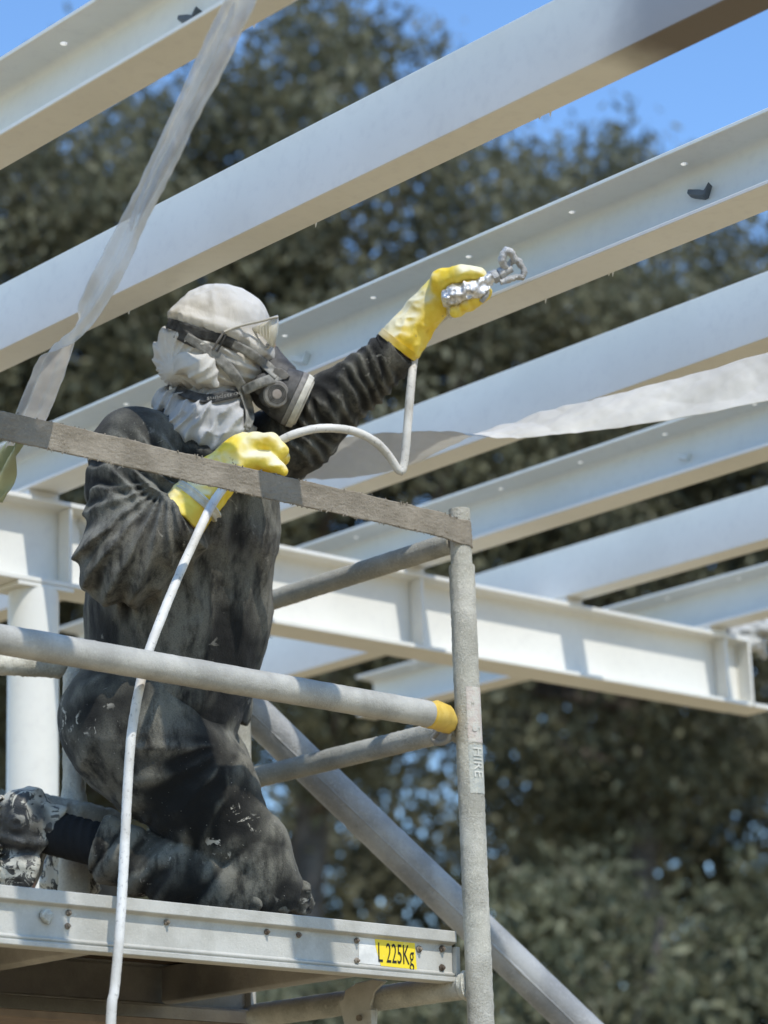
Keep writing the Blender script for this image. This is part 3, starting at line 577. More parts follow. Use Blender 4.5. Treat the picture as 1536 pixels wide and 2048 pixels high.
def field(prims, k):
    """prims: ('c', a, b, ra, rb[, squash]) or ('e', c, r, ang); cut: ('p', point, normal) keeps the side the normal points away from"""
    def f(G):
        D = None
        for p in prims:
            if p[0] == 'c': d = s_cap(G, p[1], p[2], p[3], p[4], p[5] if len(p) > 5 else (1, 1, 1))
            elif p[0] == 'e': d = s_ell(G, p[1], p[2], p[3] if len(p) > 3 else 0.0)
            elif p[0] == 'p': n = np.asarray(p[2], float); n /= np.linalg.norm(n); d = ((G-p[1].astype(np.float32)) @ n.astype(np.float32)); D = -smin(-D, -d, 0.012) if False else np.maximum(D, d); continue
            if p[0] == 'c' and len(p) > 6: n = p[6][1]/np.linalg.norm(p[6][1]); d = np.maximum(d, (G-p[6][0].astype(np.float32)) @ n.astype(np.float32))
            D = d if D is None else smin(D, d, k)
        return D
    return f
def bounds(prims, m):
    lo = np.full(3, 1e9); hi = -lo
    for p in prims:
        if p[0] == 'c':
            r_ = max(p[3], p[4]); sq = np.asarray(p[5] if len(p) > 5 else (1, 1, 1), float)
            for q in (p[1], p[2]): lo = np.minimum(lo, q-r_/sq); hi = np.maximum(hi, q+r_/sq)
        elif p[0] == 'e': r_ = np.full(3, max(p[2])); lo = np.minimum(lo, p[1]-r_); hi = np.maximum(hi, p[1]+r_)
    return lo-m, hi+m
def surfnet(D, org, h):
    D = np.where(D == 0, 1e-9, D); Sg = D < 0; nx, ny, nz = D.shape; cnt = np.zeros((nx-1, ny-1, nz-1), np.int8)
    offs = [(i, j, k) for i in (0, 1) for j in (0, 1) for k in (0, 1)]
    for i, j, k in offs: cnt += Sg[i:nx-1+i, j:ny-1+j, k:nz-1+k]
    act = (cnt > 0) & (cnt < 8); I = np.argwhere(act); idx = np.full(act.shape, -1, np.int64); idx[act] = np.arange(len(I))
    acc = np.zeros((len(I), 3)); n = np.zeros(len(I))
    for a in offs:
        for ax in range(3):
            if a[ax]: continue
            b = list(a); b[ax] = 1; A = I+a; B = I+b; d0 = D[A[:, 0], A[:, 1], A[:, 2]]; d1 = D[B[:, 0], B[:, 1], B[:, 2]]; m = (d0 < 0) != (d1 < 0)
            t = np.where(m, d0/np.where(m, d0-d1, 1), 0); P = np.array(a, float)[None].repeat(len(I), 0); P[:, ax] += t; acc += np.where(m[:, None], P, 0); n += m
    V = (I+acc/n[:, None])*h+org; Q = []
    def quads(ax):
        sl0 = [slice(1, -1)]*3; sl0[ax] = slice(0, -1); sl1 = list(sl0); sl1[ax] = slice(1, None)
        s0 = Sg[tuple(sl0)]; s1 = Sg[tuple(sl1)]; E = np.argwhere(s0 != s1); fl = s0[tuple(E.T)]; E = E+1; E[:, ax] -= 1
        u, v = (ax+1) % 3, (ax+2) % 3; R = []
        for du, dv in ((-1, -1), (0, -1), (0, 0), (-1, 0)):
            c = E.copy(); c[:, u] += du; c[:, v] += dv; R.append(idx[c[:, 0], c[:, 1], c[:, 2]])
        R = np.stack(R, 1); R[~fl] = R[~fl][:, ::-1]; Q.append(R)
    for ax in range(3): quads(ax)
    return V, np.vstack(Q)
def sculpt(name, prims, k, h, m, parent, disp=None, amp=0.005, cuts=(), smooth=True, extra=None):
    lo, hi = bounds(prims, 0.02+amp); n = np.ceil((hi-lo)/h).astype(int)+1; f = field(list(prims)+list(cuts), k)
    ax = [np.arange(n[i], dtype=np.float32)*h+np.float32(lo[i]) for i in range(3)]; D = np.empty(n, np.float32)
    for i in range(n[0]):
        G = np.stack(np.meshgrid(ax[0][i:i+1], ax[1], ax[2], indexing='ij'), -1)[0]; D[i] = f(G)
    if disp is not None:
        J = np.argwhere(np.abs(D) < amp*2.2+0.006); P = np.stack([ax[i][J[:, i]] for i in range(3)], -1); D[tuple(J.T)] -= disp(P)
    V, Q = surfnet(D, lo, h); me = np_mesh(name, L2W(V), Q, smooth)
    if disp is not None:
        rv = np.clip(0.5+disp(V.astype(np.float32))/(2*amp), 0, 1).astype(np.float32); at_ = me.attributes.new('ridge', 'FLOAT', 'POINT')
        if len(me.vertices) == len(rv): at_.data.foreach_set('value', rv)
    return put(name, me, m, parent), f
def limb(G, a, b):
    ba = (b-a).astype(np.float32); L = float(np.linalg.norm(ba)); pa = G-a.astype(np.float32); s = (pa @ ba)/L; q = pa-s[..., None]*(ba/L); return s, L, np.sqrt((q**2).sum(-1)), q
def rings(G, a, b, lam, amp, R, lo=0.0, hi=1.0, tilt=(0, 0, 0), seed=0, pw=0.65):
    """folds running round a limb between fractions lo and hi of its length: uneven spacing, forking, fading in and out"""
    s, L, rad, q = limb(G, a, b); t = s/L; env = np.clip((t-lo+0.10)/0.12, 0, 1)*np.clip((hi+0.10-t)/0.12, 0, 1)*np.clip(2.4-rad/R*1.1, 0, 1)
    x = (s+q @ np.asarray(tilt, np.float32))/lam+1.5*vnoise(G, 5.5, seed=seed)+0.6*vnoise(G, 13, seed=seed+1)+0.2*vnoise(G, 31, seed=seed+3)
    r_ = crest(x); return amp*r_*env*np.clip(0.65+1.1*vnoise(G, 8, seed=seed+2), 0.10, 1.3)
def folds(G, a, b, lam, amp, R, lo=0.0, hi=1.0, slant=(0, 0, 0), seed=0, asp=4.0, sharp=0.75):
    """irregular cloth folds across a limb: they start, fork and end, no two alike"""
    s, L, rad, q = limb(G, a, b); t = s/L; env = np.clip((t-lo+0.10)/0.12, 0, 1)*np.clip((hi+0.10-t)/0.12, 0, 1)*np.clip(2.4-rad/R*1.1, 0, 1)
    wv = np.stack([vnoise(G, 11, seed=seed+1), vnoise(G, 11, seed=seed+2), vnoise(G, 11, seed=seed+3)], -1)*0.012
    H = np.stack([(s+q @ np.asarray(slant, np.float32)+wv[..., 0])/lam*0.62, (q[..., 0]+wv[..., 1])/(lam*asp), (q[..., 1]*0.5+q[..., 2]+wv[..., 2])/(lam*asp)], -1)
    n = np.abs(vnoise(H, 1.0, seed=seed))*1.7; n2 = np.abs(vnoise(H*np.float32(2.1), 1.0, seed=seed+4))*1.4
    return amp*(np.minimum(n, 1)**sharp*1.2+0.35*np.minimum(n2, 1)**sharp-0.62)*env
def fan(G, c, n, amp, r0, r1, a0, a1, seed=0, dmax=9.0):
    """creases that fan out from a pinched point"""
    p = G-c.astype(np.float32); ang = np.arctan2(p[..., 2], p[..., 0]); r_ = np.sqrt(p[..., 0]**2+p[..., 2]**2); ang = np.where(ang > 1.6, ang-2*math.pi, ang)
    x = ang*n+1.1*vnoise(G, 9, seed=seed)+0.35*vnoise(G, 26, seed=seed+1)
    env = np.clip((r_-r0)/0.02, 0, 1)*np.clip((r1-r_)/0.05, 0, 1)*np.clip((ang-a0)/0.25, 0, 1)*np.clip((a1-ang)/0.25, 0, 1)*(G[..., 1] < dmax)
    return amp*crest(x*0.5)*env*np.clip(0.8+0.8*vnoise(G, 7, seed=seed+2), 0.15, 1.4)
def crest(x, p=0.85): return (1-np.sqrt(np.sin(math.pi*x)**2+0.03)**p)*1.3-0.36
def ridged(G, f, seed=0): return 1-2*np.abs(vnoise(G, *f, seed=seed))

M_HOOD = m_fabric('black_hoodie_fleece', (0.011, 0.0112, 0.0107), (0.20, 0.193, 0.16), (0.5, 0.48, 0.42), 1.0, 0.35)
M_TROU = m_fabric('black_work_trousers', (0.011, 0.0112, 0.0102), (0.17, 0.162, 0.13), (0.55, 0.52, 0.44), 1.5, 0.9, 0.01)
M_BOOT = m_fabric('black_rubber_boot', (0.014, 0.014, 0.013), (0.10, 0.095, 0.08), (0.48, 0.455, 0.37), 0.9, 1.0, 0.14)
for nd in M_BOOT.node_tree.nodes:
    if nd.type == 'BSDF_PRINCIPLED': nd.inputs['Roughness'].default_value = 0.4; nd.inputs['Specular IOR Level'].default_value = 0.4
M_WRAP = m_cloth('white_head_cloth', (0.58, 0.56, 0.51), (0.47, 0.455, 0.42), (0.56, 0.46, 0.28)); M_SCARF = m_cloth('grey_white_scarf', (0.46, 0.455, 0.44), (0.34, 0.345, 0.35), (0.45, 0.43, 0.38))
M_GLOVE = m_glove('yellow_rubber_glove'); M_SKIN = m_simple('skin', (0.50, 0.30, 0.23), 0.55)
M_RUB = m_simple('dusty_black_rubber', (0.055, 0.053, 0.050), 0.6, var=0.5, scale=60); M_RUBG = m_simple('dusty_grey_rubber', (0.19, 0.18, 0.165), 0.7, var=0.3, scale=60)
M_BAND = m_simple('dusty_black_elastic', (0.050, 0.050, 0.048), 0.9, var=0.5, scale=90, bump=0.5); M_BANDG = m_simple('dust_covered_elastic', (0.22, 0.215, 0.195), 0.9, var=0.35, scale=70, bump=0.5)
M_PREF = m_simple('pale_filter_ring', (0.52, 0.50, 0.43), 0.7, var=0.2, scale=50)

P0 = at(420, 1500, 5.03)
pe = empty('person', (P0[0], P0[1], ZT), 'kneeling person in black work clothes, white head wrap, respirator and yellow gloves, spraying a joist', 'person')

# ---- skeleton
ns, ne, nw = LP(268, 905, 4.98), LP(248, 1116, 4.89), LP(372, 1042, 4.87)
fs, fm, fe, fw = LP(535, 905, 5.16), LP(595, 868, 5.13), LP(660, 812, 5.10), LP(798, 697, 5.05)
nh, nt1, nt2, nk = LP(262, 1442, 4.99), LP(396, 1588, 4.97), LP(502, 1700, 4.955), LP(552, 1778, 4.945)
nc, na = LP(362, 1748, 4.935), LP(203, 1692, 4.955)
fh, ft, fk = LP(330, 1450, 5.19), LP(425, 1615, 5.15), LP(562, 1796, 5.09)
fc, fa = LP(400, 1765, 5.15), LP(235, 1712, 5.19)
neck = LP(410, 850, 5.07); c1, c2, c3, c4 = LP(392, 932, 5.07), LP(386, 1050, 5.07), LP(356, 1250, 5.065), LP(337, 1392, 5.06)
# ---- the body itself, one continuous surface under the clothes
body = [('c', neck, LP(435, 720, 5.07), 0.05, 0.05), ('e', LP(445, 680, 5.07), (0.085, 0.068, 0.10)), ('e', LP(520, 700, 5.07), (0.032, 0.03, 0.055)), ('c', c1, c3, 0.115, 0.12), ('c', c3, c4, 0.12, 0.125),
        ('c', ns, ne, 0.05, 0.045), ('c', ne, nw, 0.042, 0.034), ('c', nw, LP(460, 935, 4.90), 0.028, 0.02), ('c', fs, fe, 0.05, 0.042), ('c', fe, fw, 0.04, 0.03), ('c', fw, LP(850, 625, 5.047), 0.026, 0.018), ('c', LP(300, 890, 5.0), LP(500, 885, 5.18), 0.05, 0.05),
        ('c', nh, nt1, 0.09, 0.08), ('c', nt1, nt2, 0.075, 0.045), ('c', nt2, nk, 0.045, 0.030), ('c', nk, nc, 0.030, 0.042), ('c', nc, na, 0.042, 0.026), ('c', fh, ft, 0.09, 0.075), ('c', ft, fk, 0.065, 0.030), ('c', fk, fc, 0.030, 0.038), ('c', fc, fa, 0.038, 0.026),
        ('c', na, LP(75, 1655, 4.99), 0.026, 0.024), ('c', LP(60, 1655, 4.99), LP(54, 1770, 4.99), 0.022, 0.018), ('c', fa, LP(150, 1710, 5.18), 0.026, 0.024)]
sculpt('body', body, 0.02, 0.010, M_SKIN, pe)

# ---- trousers
trou = [('e', LP(300, 1425, 5.07), (0.16, 0.17, 0.125)), ('c', nh, nt1, 0.138, 0.112), ('c', nt1, nt2, 0.112, 0.068), ('c', nt2, nk, 0.066, 0.050), ('c', LP(525, 1790, 4.94), nc, 0.050, 0.066), ('c', nc, na, 0.066, 0.052, (1, 1, 1), (na, na-nc)),
        ('c', fh, ft, 0.13, 0.095), ('c', ft, fk, 0.092, 0.052), ('c', fk, fc, 0.054, 0.06), ('c', fc, fa, 0.06, 0.046), ('c', LP(330, 1350, 5.06), c4, 0.14, 0.15)]
def d_trou(G):
    d = 0.004*ridged(G, (8, 8, 5), 4)
    d = d+folds(G, nt1, nk, 0.040, 0.007, 0.09, 0.25, 1.0, (0.5, 0, 0.3), 3)+folds(G, nc, na, 0.024, 0.010, 0.065, 0.1, 1.0, (0, 0, 0.3), 5)+folds(G, nh, nt2, 0.06, 0.011, 0.15, 0.0, 0.8, (0.9, 0, -0.3), 7)+folds(G, nk, nc, 0.04, 0.007, 0.07, 0, 1, (0.3, 0, 0.6), 8)
    d = d+fan(G, LP(470, 1490, 5.0), 4.2, 0.010, 0.03, 0.22, -3.6, -1.5, 4)
    return d+0.0022*vnoise(G, 38, seed=6)
sculpt('trousers', trou, 0.010, 0.0045, M_TROU, pe, d_trou, 0.011)
# cuff of the near trouser leg
C = np.array([L2W(na+(na-nc)/np.linalg.norm(na-nc)*t) for t in np.linspace(-0.030, 0.006, 9)]); put('trouser_cuff', tube('trouser_cuff', C, 0.0545+0.003*np.sin(np.arange(9)*2.1), n=40, rough=0.004, rf=60), M_TROU, pe)

# crumpled knee patches pressed on the deck
for q, pr_ in enumerate(([('c', LP(430, 1800, 4.925), LP(470, 1788, 4.91), 0.016, 0.022), ('c', LP(470, 1788, 4.91), LP(505, 1806, 4.905), 0.022, 0.018)], [('c', LP(560, 1802, 4.93), LP(592, 1788, 4.95), 0.020, 0.020), ('c', LP(592, 1788, 4.95), LP(606, 1812, 4.96), 0.020, 0.014)])):
    sculpt('knee_patch', pr_, 0.012, 0.0038, M_TROU, pe, lambda G: 0.009*ridged(G, (26, 26, 18), 3+q)+0.004*ridged(G, (60, 60, 60), 5), 0.012)

# ---- hoodie
hood = [('c', LP(398, 975, 5.08), c2, 0.145, 0.156), ('c', c2, c3, 0.156, 0.165), ('c', c3, c4, 0.165, 0.158), ('c', LP(288, 903, 4.995), LP(350, 930, 5.05), 0.074, 0.072), ('c', LP(500, 935, 5.15), fs, 0.07, 0.07), ('e', LP(345, 860, 5.10), (0.06, 0.08, 0.05)), ('e', LP(420, 905, 5.14), (0.10, 0.08, 0.05)),
        ('c', ns, ne, 0.086, 0.075), ('c', ne, nw, 0.072, 0.056, (1, 1, 1), (nw, nw-ne)), ('c', fs, fm, 0.078, 0.072), ('c', fm, fe, 0.070, 0.056), ('c', fe, fw, 0.056, 0.043, (1, 1, 1), (fw, fw-fe))]
hem_p = LP(165, 1340, 5.06); hem_q = LP(485, 1452, 5.06); hd = hem_q-hem_p; hem_n = np.array([hd[2], 0.25*abs(hd[0]), -hd[0]]); hem_n = hem_n if hem_n[2] < 0 else -hem_n
def d_hood(G):
    d = rings(G, fe, fw, 0.026, 0.0060, 0.055, 0.0, 0.8, (0.55, 0, 0.3), 1)+rings(G, fm, fe, 0.028, 0.0085, 0.07, 0.0, 1.0, (0.7, 0, 0.2), 2)+0.004*ridged(G, (30, 20, 12), 7)*np.clip((G[..., 0]-LP(560, 0, 5.1)[0])/0.03, 0, 1)
    d = d+rings(G, ns, ne, 0.055, 0.015, 0.085, 0.05, 0.62, (-0.9, 0, 0.2), 4)
    d = d+fan(G, LP(338, 955, 4.86), 9.0, 0.0145, 0.03, 0.30, -3.1, -1.15, 3, 4.95)
    s, L, rad, q = limb(G, c1, c4); tor = np.clip(1.1-np.abs(s/L-0.5)*1.2, 0, 1)*np.clip(rad/0.1-0.6, 0, 1)
    w = G+np.stack([vnoise(G, 6, seed=s_) for s_ in (1, 2, 3)], -1)*0.02
    d = d+tor*(0.013*ridged(w, (10, 6, 2.6), 5)+0.006*ridged(w, (22, 12, 8), 6))
    hemz = np.clip(1-((G-hem_q.astype(np.float32)) @ (-hem_n/np.linalg.norm(hem_n)).astype(np.float32))/0.10, 0, 1)
    d = d+hemz*(0.014*ridged(w, (14, 8, 8), 8)-0.002)
    return d+0.0020*vnoise(G, 42, seed=9)+0.004*ridged(w, (9, 9, 9), 11)
hoodie, f_hood = sculpt('hoodie', hood, 0.022, 0.0040, M_HOOD, pe, d_hood, 0.012, cuts=[('p', hem_q, hem_n)])
# turned sleeve ends and the hem band
for a, b, r_, nm in ((ne, nw, 0.0575, 'sleeve_cuff'), (fe, fw, 0.0455, 'sleeve_cuff')):
    dd = (b-a)/np.linalg.norm(b-a); C = np.array([L2W(b+dd*t) for t in np.linspace(-0.032, 0.006, 10)]); put(nm, tube(nm, C, r_+0.0018*np.sin(np.arange(10)*1.9), n=40, rough=0.004, rf=55, seed=3), M_HOOD, hoodie)

# ---- head wrap and scarf
HD = 5.07
kn = LP(345, 742, 5.015)
wrap = [('e', LP(438, 664, HD), (0.101, 0.092, 0.092), 0.15), ('e', LP(424, 735, HD), (0.107, 0.090, 0.061), -0.1), ('e', LP(354, 704, 5.06), (0.046, 0.060, 0.046)), ('e', LP(500, 700, HD), (0.045, 0.08, 0.05)), ('e', LP(352, 742, 5.03), (0.030, 0.045, 0.028))]
def segdist(G, pts):
    d = None
    for (x0, y0), (x1, y1) in zip(pts[:-1], pts[1:]):
        a = LP(x0, y0, HD)[[0, 2]].astype(np.float32); b = LP(x1, y1, HD)[[0, 2]].astype(np.float32); p = G[..., [0, 2]]-a; t = np.clip((p @ (b-a))/float((b-a) @ (b-a)), 0, 1); e = np.sqrt(((p-t[..., None]*(b-a))**2).sum(-1)); d = e if d is None else np.minimum(d, e)
    return d
def d_wrap(G):
    w = G+np.stack([vnoise(G, 14, seed=s_) for s_ in (1, 2, 3)], -1)*0.008
    sd = segdist(G, [(330, 644), (395, 665), (470, 690), (556, 752)]); up = (G[..., 2] > LP(0, 0, HD)[2]*0+np.interp(G[..., 0], [LP(330, 0, HD)[0], LP(470, 0, HD)[0], LP(556, 0, HD)[0]], [LP(0, 644, HD)[2], LP(0, 690, HD)[2], LP(0, 752, HD)[2]])).astype(np.float32)
    p = w-kn.astype(np.float32); ang = np.arctan2(p[..., 2], p[..., 0]); rr = np.sqrt(p[..., 0]**2+p[..., 2]**2)
    x = ang*3.0+rr*11+1.0*vnoise(G, 9, seed=2); pl = crest(x)
    x2 = (w[..., 2]*0.95+0.30*w[..., 0])/0.0175+1.0*vnoise(G, 8, seed=7); pl2 = crest(x2); fr_ = np.clip((G[..., 0]-LP(425, 0, HD)[0])/0.03, 0, 1)
    low = (1-up)*np.clip(rr/0.03, 0.25, 1)*(0.6+0.6*vnoise(G, 17, seed=9)+0.2)
    dome = 0.0032*ridged(w, (26, 26, 9), 3)+0.0016*ridged(w, (60, 60, 22), 4)+np.clip(1-sd/0.035, 0, 1)*0.006*ridged(w, (55, 55, 14), 6)
    return low*(0.0066*pl*(1-fr_)+0.0072*pl2*fr_)+up*dome+0.007*np.clip(1-np.abs(sd-0.022)/0.018, 0, 1)-0.004*np.exp(-(sd/0.009)**2)+0.0012*vnoise(G, 70, seed=8)
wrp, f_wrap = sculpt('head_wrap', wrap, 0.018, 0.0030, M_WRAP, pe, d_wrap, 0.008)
flap = [('c', LP(372, 726, 4.985), LP(405, 738, 4.972), 0.020, 0.027, (1, 1.3, 1)), ('c', LP(405, 738, 4.972), LP(430, 765, 4.968), 0.026, 0.009, (1, 1.6, 1)), ('c', LP(372, 726, 4.985), LP(348, 742, 5.0), 0.018, 0.012)]
sculpt('knot_tail', flap, 0.012, 0.003, M_WRAP, wrp, lambda G: 0.0045*((1-np.abs(np.sin((G[..., 2]*0.8-G[..., 0]*0.6)*110+2*vnoise(G, 20)))**0.8)*1.2-0.4), 0.005)
M_DRK = M_BAND
scarf = [('e', LP(415, 842, 5.07), (0.095, 0.10, 0.048), -0.35), ('e', LP(398, 842, 4.995), (0.046, 0.035, 0.044)), ('e', LP(452, 850, 5.005), (0.040, 0.05, 0.044)), ('e', LP(350, 815, 5.05), (0.040, 0.06, 0.026), -0.5), ('e', LP(430, 800, HD), (0.07, 0.085, 0.035)), ('e', LP(432, 882, 5.04), (0.085, 0.085, 0.04), -0.3), ('e', LP(372, 858, 5.03), (0.06, 0.07, 0.045), -0.7)]
def d_scarf(G):
    x = (G[..., 0]*0.75-G[..., 2]*0.55)/0.022+0.9*vnoise(G, 12, seed=3)+0.4*vnoise(G, 28, seed=4); return 0.0105*crest(x)*(0.9+0.8*vnoise(G, 14, seed=8))+0.008*ridged(G, (18, 18, 18), 5)+0.002*ridged(G, (50, 50, 50), 6)
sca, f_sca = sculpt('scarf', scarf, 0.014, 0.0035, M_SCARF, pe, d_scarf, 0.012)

# ---- respirator
resp = bpy.data.objects.new('respirator', None)
mask = [('c', LP(530, 748, 5.06), LP(562, 772, 5.05), 0.036, 0.040), ('c', LP(548, 704, 5.07), LP(560, 745, 5.06), 0.013, 0.030), ('c', LP(535, 790, 5.06), LP(560, 800, 5.05), 0.03, 0.036), ('c', LP(528, 770, 5.0), LP(556, 788, 5.01), 0.022, 0.024)]
resp, f_mask = sculpt('respirator', mask, 0.02, 0.0035, M_RUB, pe, lambda G: 0.0018*vnoise(G, 40), 0.004)
def lcyl(name, a, b, ra, rb, m, parent, n=40, bev=0.0015):
    mb = MB(); mb.cyl(L2W(a), L2W(b), ra, rb, n); return put(name, mb.mesh(name, bev, 2, 0.6), m, parent)
fd = np.array([0.90, 0.06, -0.42]); fd /= np.linalg.norm(fd); f0 = LP(556, 782, 5.04)
lcyl('filter_body', f0, f0+fd*0.030, 0.052, 0.057, M_RUB, resp); lcyl('filter_ring', f0+fd*0.0305, f0+fd*0.041, 0.0575, 0.0575, M_RUBG, resp); lcyl('prefilter', f0+fd*0.0415, f0+fd*0.054, 0.058, 0.055, M_PREF, resp); lcyl('prefilter_cap', f0+fd*0.0545, f0+fd*0.058, 0.050, 0.046, M_PREF, resp)
vdir = np.array([0.30, -0.93, -0.05]); vdir /= np.linalg.norm(vdir); v0 = LP(552, 788, 4.988)
lcyl('valve_seat', v0-vdir*0.022, v0, 0.030, 0.029, M_RUB, resp); vc = lcyl('valve_cover', v0+vdir*0.0005, v0+vdir*0.007, 0.0275, 0.025, M_RUBG, resp)
def ring(name, c, axis, R_, r_, m, parent):
    axis = axis/np.linalg.norm(axis); e1 = np.cross(axis, [0, 0, 1.0]); e1 /= np.linalg.norm(e1); e2 = np.cross(axis, e1); C = np.array([L2W(c+(e1*math.cos(t)+e2*math.sin(t))*R_) for t in np.linspace(0, 2*math.pi, 49)]); return put(name, tube(name, C, r_, n=8, caps=False), m, parent)
for R_ in (0.0115, 0.0145, 0.0175): ring('vent_slot', v0+vdir*0.0071, vdir, R_, 0.0008, M_RUB, resp)
lcyl('valve_centre', v0+vdir*0.0072, v0+vdir*0.0082, 0.0095, 0.009, m_simple('dusty_pinkish_cap', (0.33, 0.29, 0.26), 0.7), resp)
# strap clip at the corner of the mask
clip = [(548, 735), (562, 736), (574, 744), (580, 752), (572, 758), (558, 760), (546, 756)]
mb = MB(); vs = [mb.bm.verts.new(L2W(LP(x, y, 4.992))) for x, y in clip]; fc_ = mb.bm.faces.new(vs); ex = bmesh.ops.extrude_face_region(mb.bm, geom=[fc_]); bmesh.ops.translate(mb.bm, vec=Vector(FF*0.012), verts=[v for v in ex['geom'] if isinstance(v, bmesh.types.BMVert)]); put('strap_clip', mb.mesh('strap_clip', 0.002, 2, 0.8), M_RUBG, resp)

# ---- bands drawn tight over the wrapped head
def f_headall(G): return np.minimum(np.minimum(f_wrap(G), f_sca(G)), f_mask(G))
def drape(pts, f, off=0.002, d0=4.80, d1=5.25):
    """first point of the surface along the line of sight through each picture point"""
    ds = np.linspace(d0, d1, 451); pts = np.asarray(pts, float); G = np.stack([(pts[:, 0:1]-768)/FPX*ds, np.broadcast_to(ds, (len(pts), 451)), -(pts[:, 1:2]-1024)/FPX*ds], -1).astype(np.float32)
    D = f(G)-off; hit = D < 0; i = np.where(hit.any(1), hit.argmax(1), np.argmin(D, 1)); return ds[i]
def band_on(name, path, half, m, parent, f, off=0.0075, th=0.002, nx=5, per=10, smoothn=5, maxd=None):
    A = catmull([np.array(p, float) for p in path], per); T = np.gradient(A, axis=0); Nn = np.stack([-T[:, 1], T[:, 0]], 1); Nn /= np.linalg.norm(Nn, axis=1)[:, None]
    h = np.broadcast_to(np.asarray(half, float), (len(A),)) if np.ndim(half) == 0 else np.interp(np.linspace(0, 1, len(A)), np.linspace(0, 1, len(half)), half)
    rows = []; ctr = drape(A, f, off)
    for s_ in np.linspace(-1, 1, nx):
        q = A+Nn*(h*s_)[:, None]; d = np.minimum(drape(q, f, off), ctr+0.006)
        if maxd is not None: d = np.minimum(d, maxd)
        kk = np.ones(smoothn)/smoothn; dp = np.r_[np.full(smoothn//2, d[0]), d, np.full(smoothn//2, d[-1])]; d = np.convolve(dp, kk, 'valid')
        rows.append(np.stack([LP(x, y, z) for (x, y), z in zip(q, d)]))
    V = L2W(np.stack(rows, 1)); m_, n_ = V.shape[:2]; B = V+FF*th; AA = np.concatenate([V.reshape(-1, 3), B.reshape(-1, 3)]); o_ = m_*n_
    i = np.arange(m_-1)[:, None]*n_; j = np.arange(n_-1)[None]; Q1 = np.stack([i+j, i+n_+j, i+n_+j+1, i+j+1], -1).reshape(-1, 4)
    a = np.arange(m_-1)*n_; e1 = np.stack([a, a+o_, a+n_+o_, a+n_], 1); b = a+n_-1; e2 = np.stack([b, b+n_, b+n_+o_, b+o_], 1); c = np.arange(n_-1); e3 = np.stack([c, c+1, c+1+o_, c+o_], 1); e = c+(m_-1)*n_; e4 = np.stack([e+1, e, e+o_, e+1+o_], 1)
    return put(name, np_mesh(name, AA, np.vstack([Q1, Q1[:, ::-1]+o_, e1, e2, e3, e4])), m, parent)
band_on('head_strap', [(334, 646), (352, 651), (395, 665), (440, 678), (470, 690)], 11, M_BAND, resp, f_headall)
band_on('head_strap', [(466, 688), (500, 706), (530, 728), (556, 752)], 9.5, M_BANDG, resp, f_headall, off=0.0085)
band_on('neck_strap', [(352, 778), (380, 790), (415, 797), (455, 790), (490, 781)], 9, M_BAND, resp, f_headall, off=0.0075)
band_on('neck_strap', [(486, 782), (515, 768), (545, 757), (560, 750)], 10, M_BANDG, resp, f_headall, off=0.0075, maxd=5.0)
band_on('loose_strap', [(372, 672), (400, 690), (432, 712), (462, 742), (484, 775), (497, 812), (500, 836), (494, 856), (503, 848)], [8, 10, 11, 11, 10, 9, 8.5, 7, 4], M_BANDG, resp, f_headall, off=0.011)
band_on('back_strap', [(352, 664), (375, 676), (394, 690)], [12, 13, 8], M_BAND, resp, f_headall, off=0.0075)
V, F_ = text_np('sundstrom', 0.019, 0.95); w_ = V[:, 0].max(); tx = np.interp(V[:, 0]/w_, [0, 1], [413, 489]); base = np.interp(tx, [413, 455, 489], [800, 794, 786]); ty = base-V[:, 1]/0.019*13
dd_ = drape(np.stack([tx, ty], 1), f_headall, 0.0105); put('lettering', raw_mesh('lettering', L2W(np.stack([LP(x, y, z-0.0015) for x, y, z in zip(tx, ty, dd_)])), F_), M_BANDG, resp)

# ---- goggles
k = NT('scratched_clear_plastic'); k.base((0.80, 0.77, 0.66)).rough(0.25); k.p.inputs['Transmission Weight'].default_value = 0.45; k.p.inputs['IOR'].default_value = 1.2; M_LENS = k.m
def sheet(name, rows, th, m, parent):
    R_ = np.array([[L2W(LP(*p)) for p in r_] for r_ in rows]); m_, n_ = R_.shape[:2]; B = R_+np.array(FF)*th+np.array(RR)*(-th*0.7); AA = np.concatenate([R_.reshape(-1, 3), B.reshape(-1, 3)]); o_ = m_*n_
    i = np.arange(m_-1)[:, None]*n_; j = np.arange(n_-1)[None]; Q1 = np.stack([i+j, i+n_+j, i+n_+j+1, i+j+1], -1).reshape(-1, 4); a = np.arange(m_-1)*n_; b = a+n_-1; c = np.arange(n_-1); e = c+(m_-1)*n_
    return put(name, np_mesh(name, AA, np.vstack([Q1, Q1[:, ::-1]+o_, np.stack([a, a+o_, a+n_+o_, a+n_], 1), np.stack([b, b+n_, b+n_+o_, b+o_], 1), np.stack([c, c+1, c+1+o_, c+o_], 1), np.stack([e+1, e, e+o_, e+1+o_], 1)])), m, parent)
rows = []
for t in np.linspace(0, 1, 9):                   # lens bowed across the face, near side first
    d = 4.992+0.155*t; bow = 12*math.sin(math.pi*(0.12+t*0.8)); rows.append([(540+bow+4, 633-3*math.sin(t*3), d), (546+bow, 650, d), (546+bow-2, 668, d), (541+bow-3, 686, d), (537+bow-8, 698, d)])
gog = sheet('goggles', rows, 0.0022, M_LENS, pe)
sheet('side_shield', [[(500, 657, 5.000), (506, 660, 5.0), (512, 664, 5.0)], [(520, 649, 4.990), (524, 662, 4.988), (530, 676, 4.99)], [(543, 640, 4.986), (542, 664, 4.985), (540, 690, 4.988)], [(556, 634, 4.990), (555, 662, 4.989), (549, 696, 4.992)]], 0.0018, M_LENS, gog)
M_FRAME = m_simple('goggle_frame', (0.45, 0.43, 0.37), 0.5)
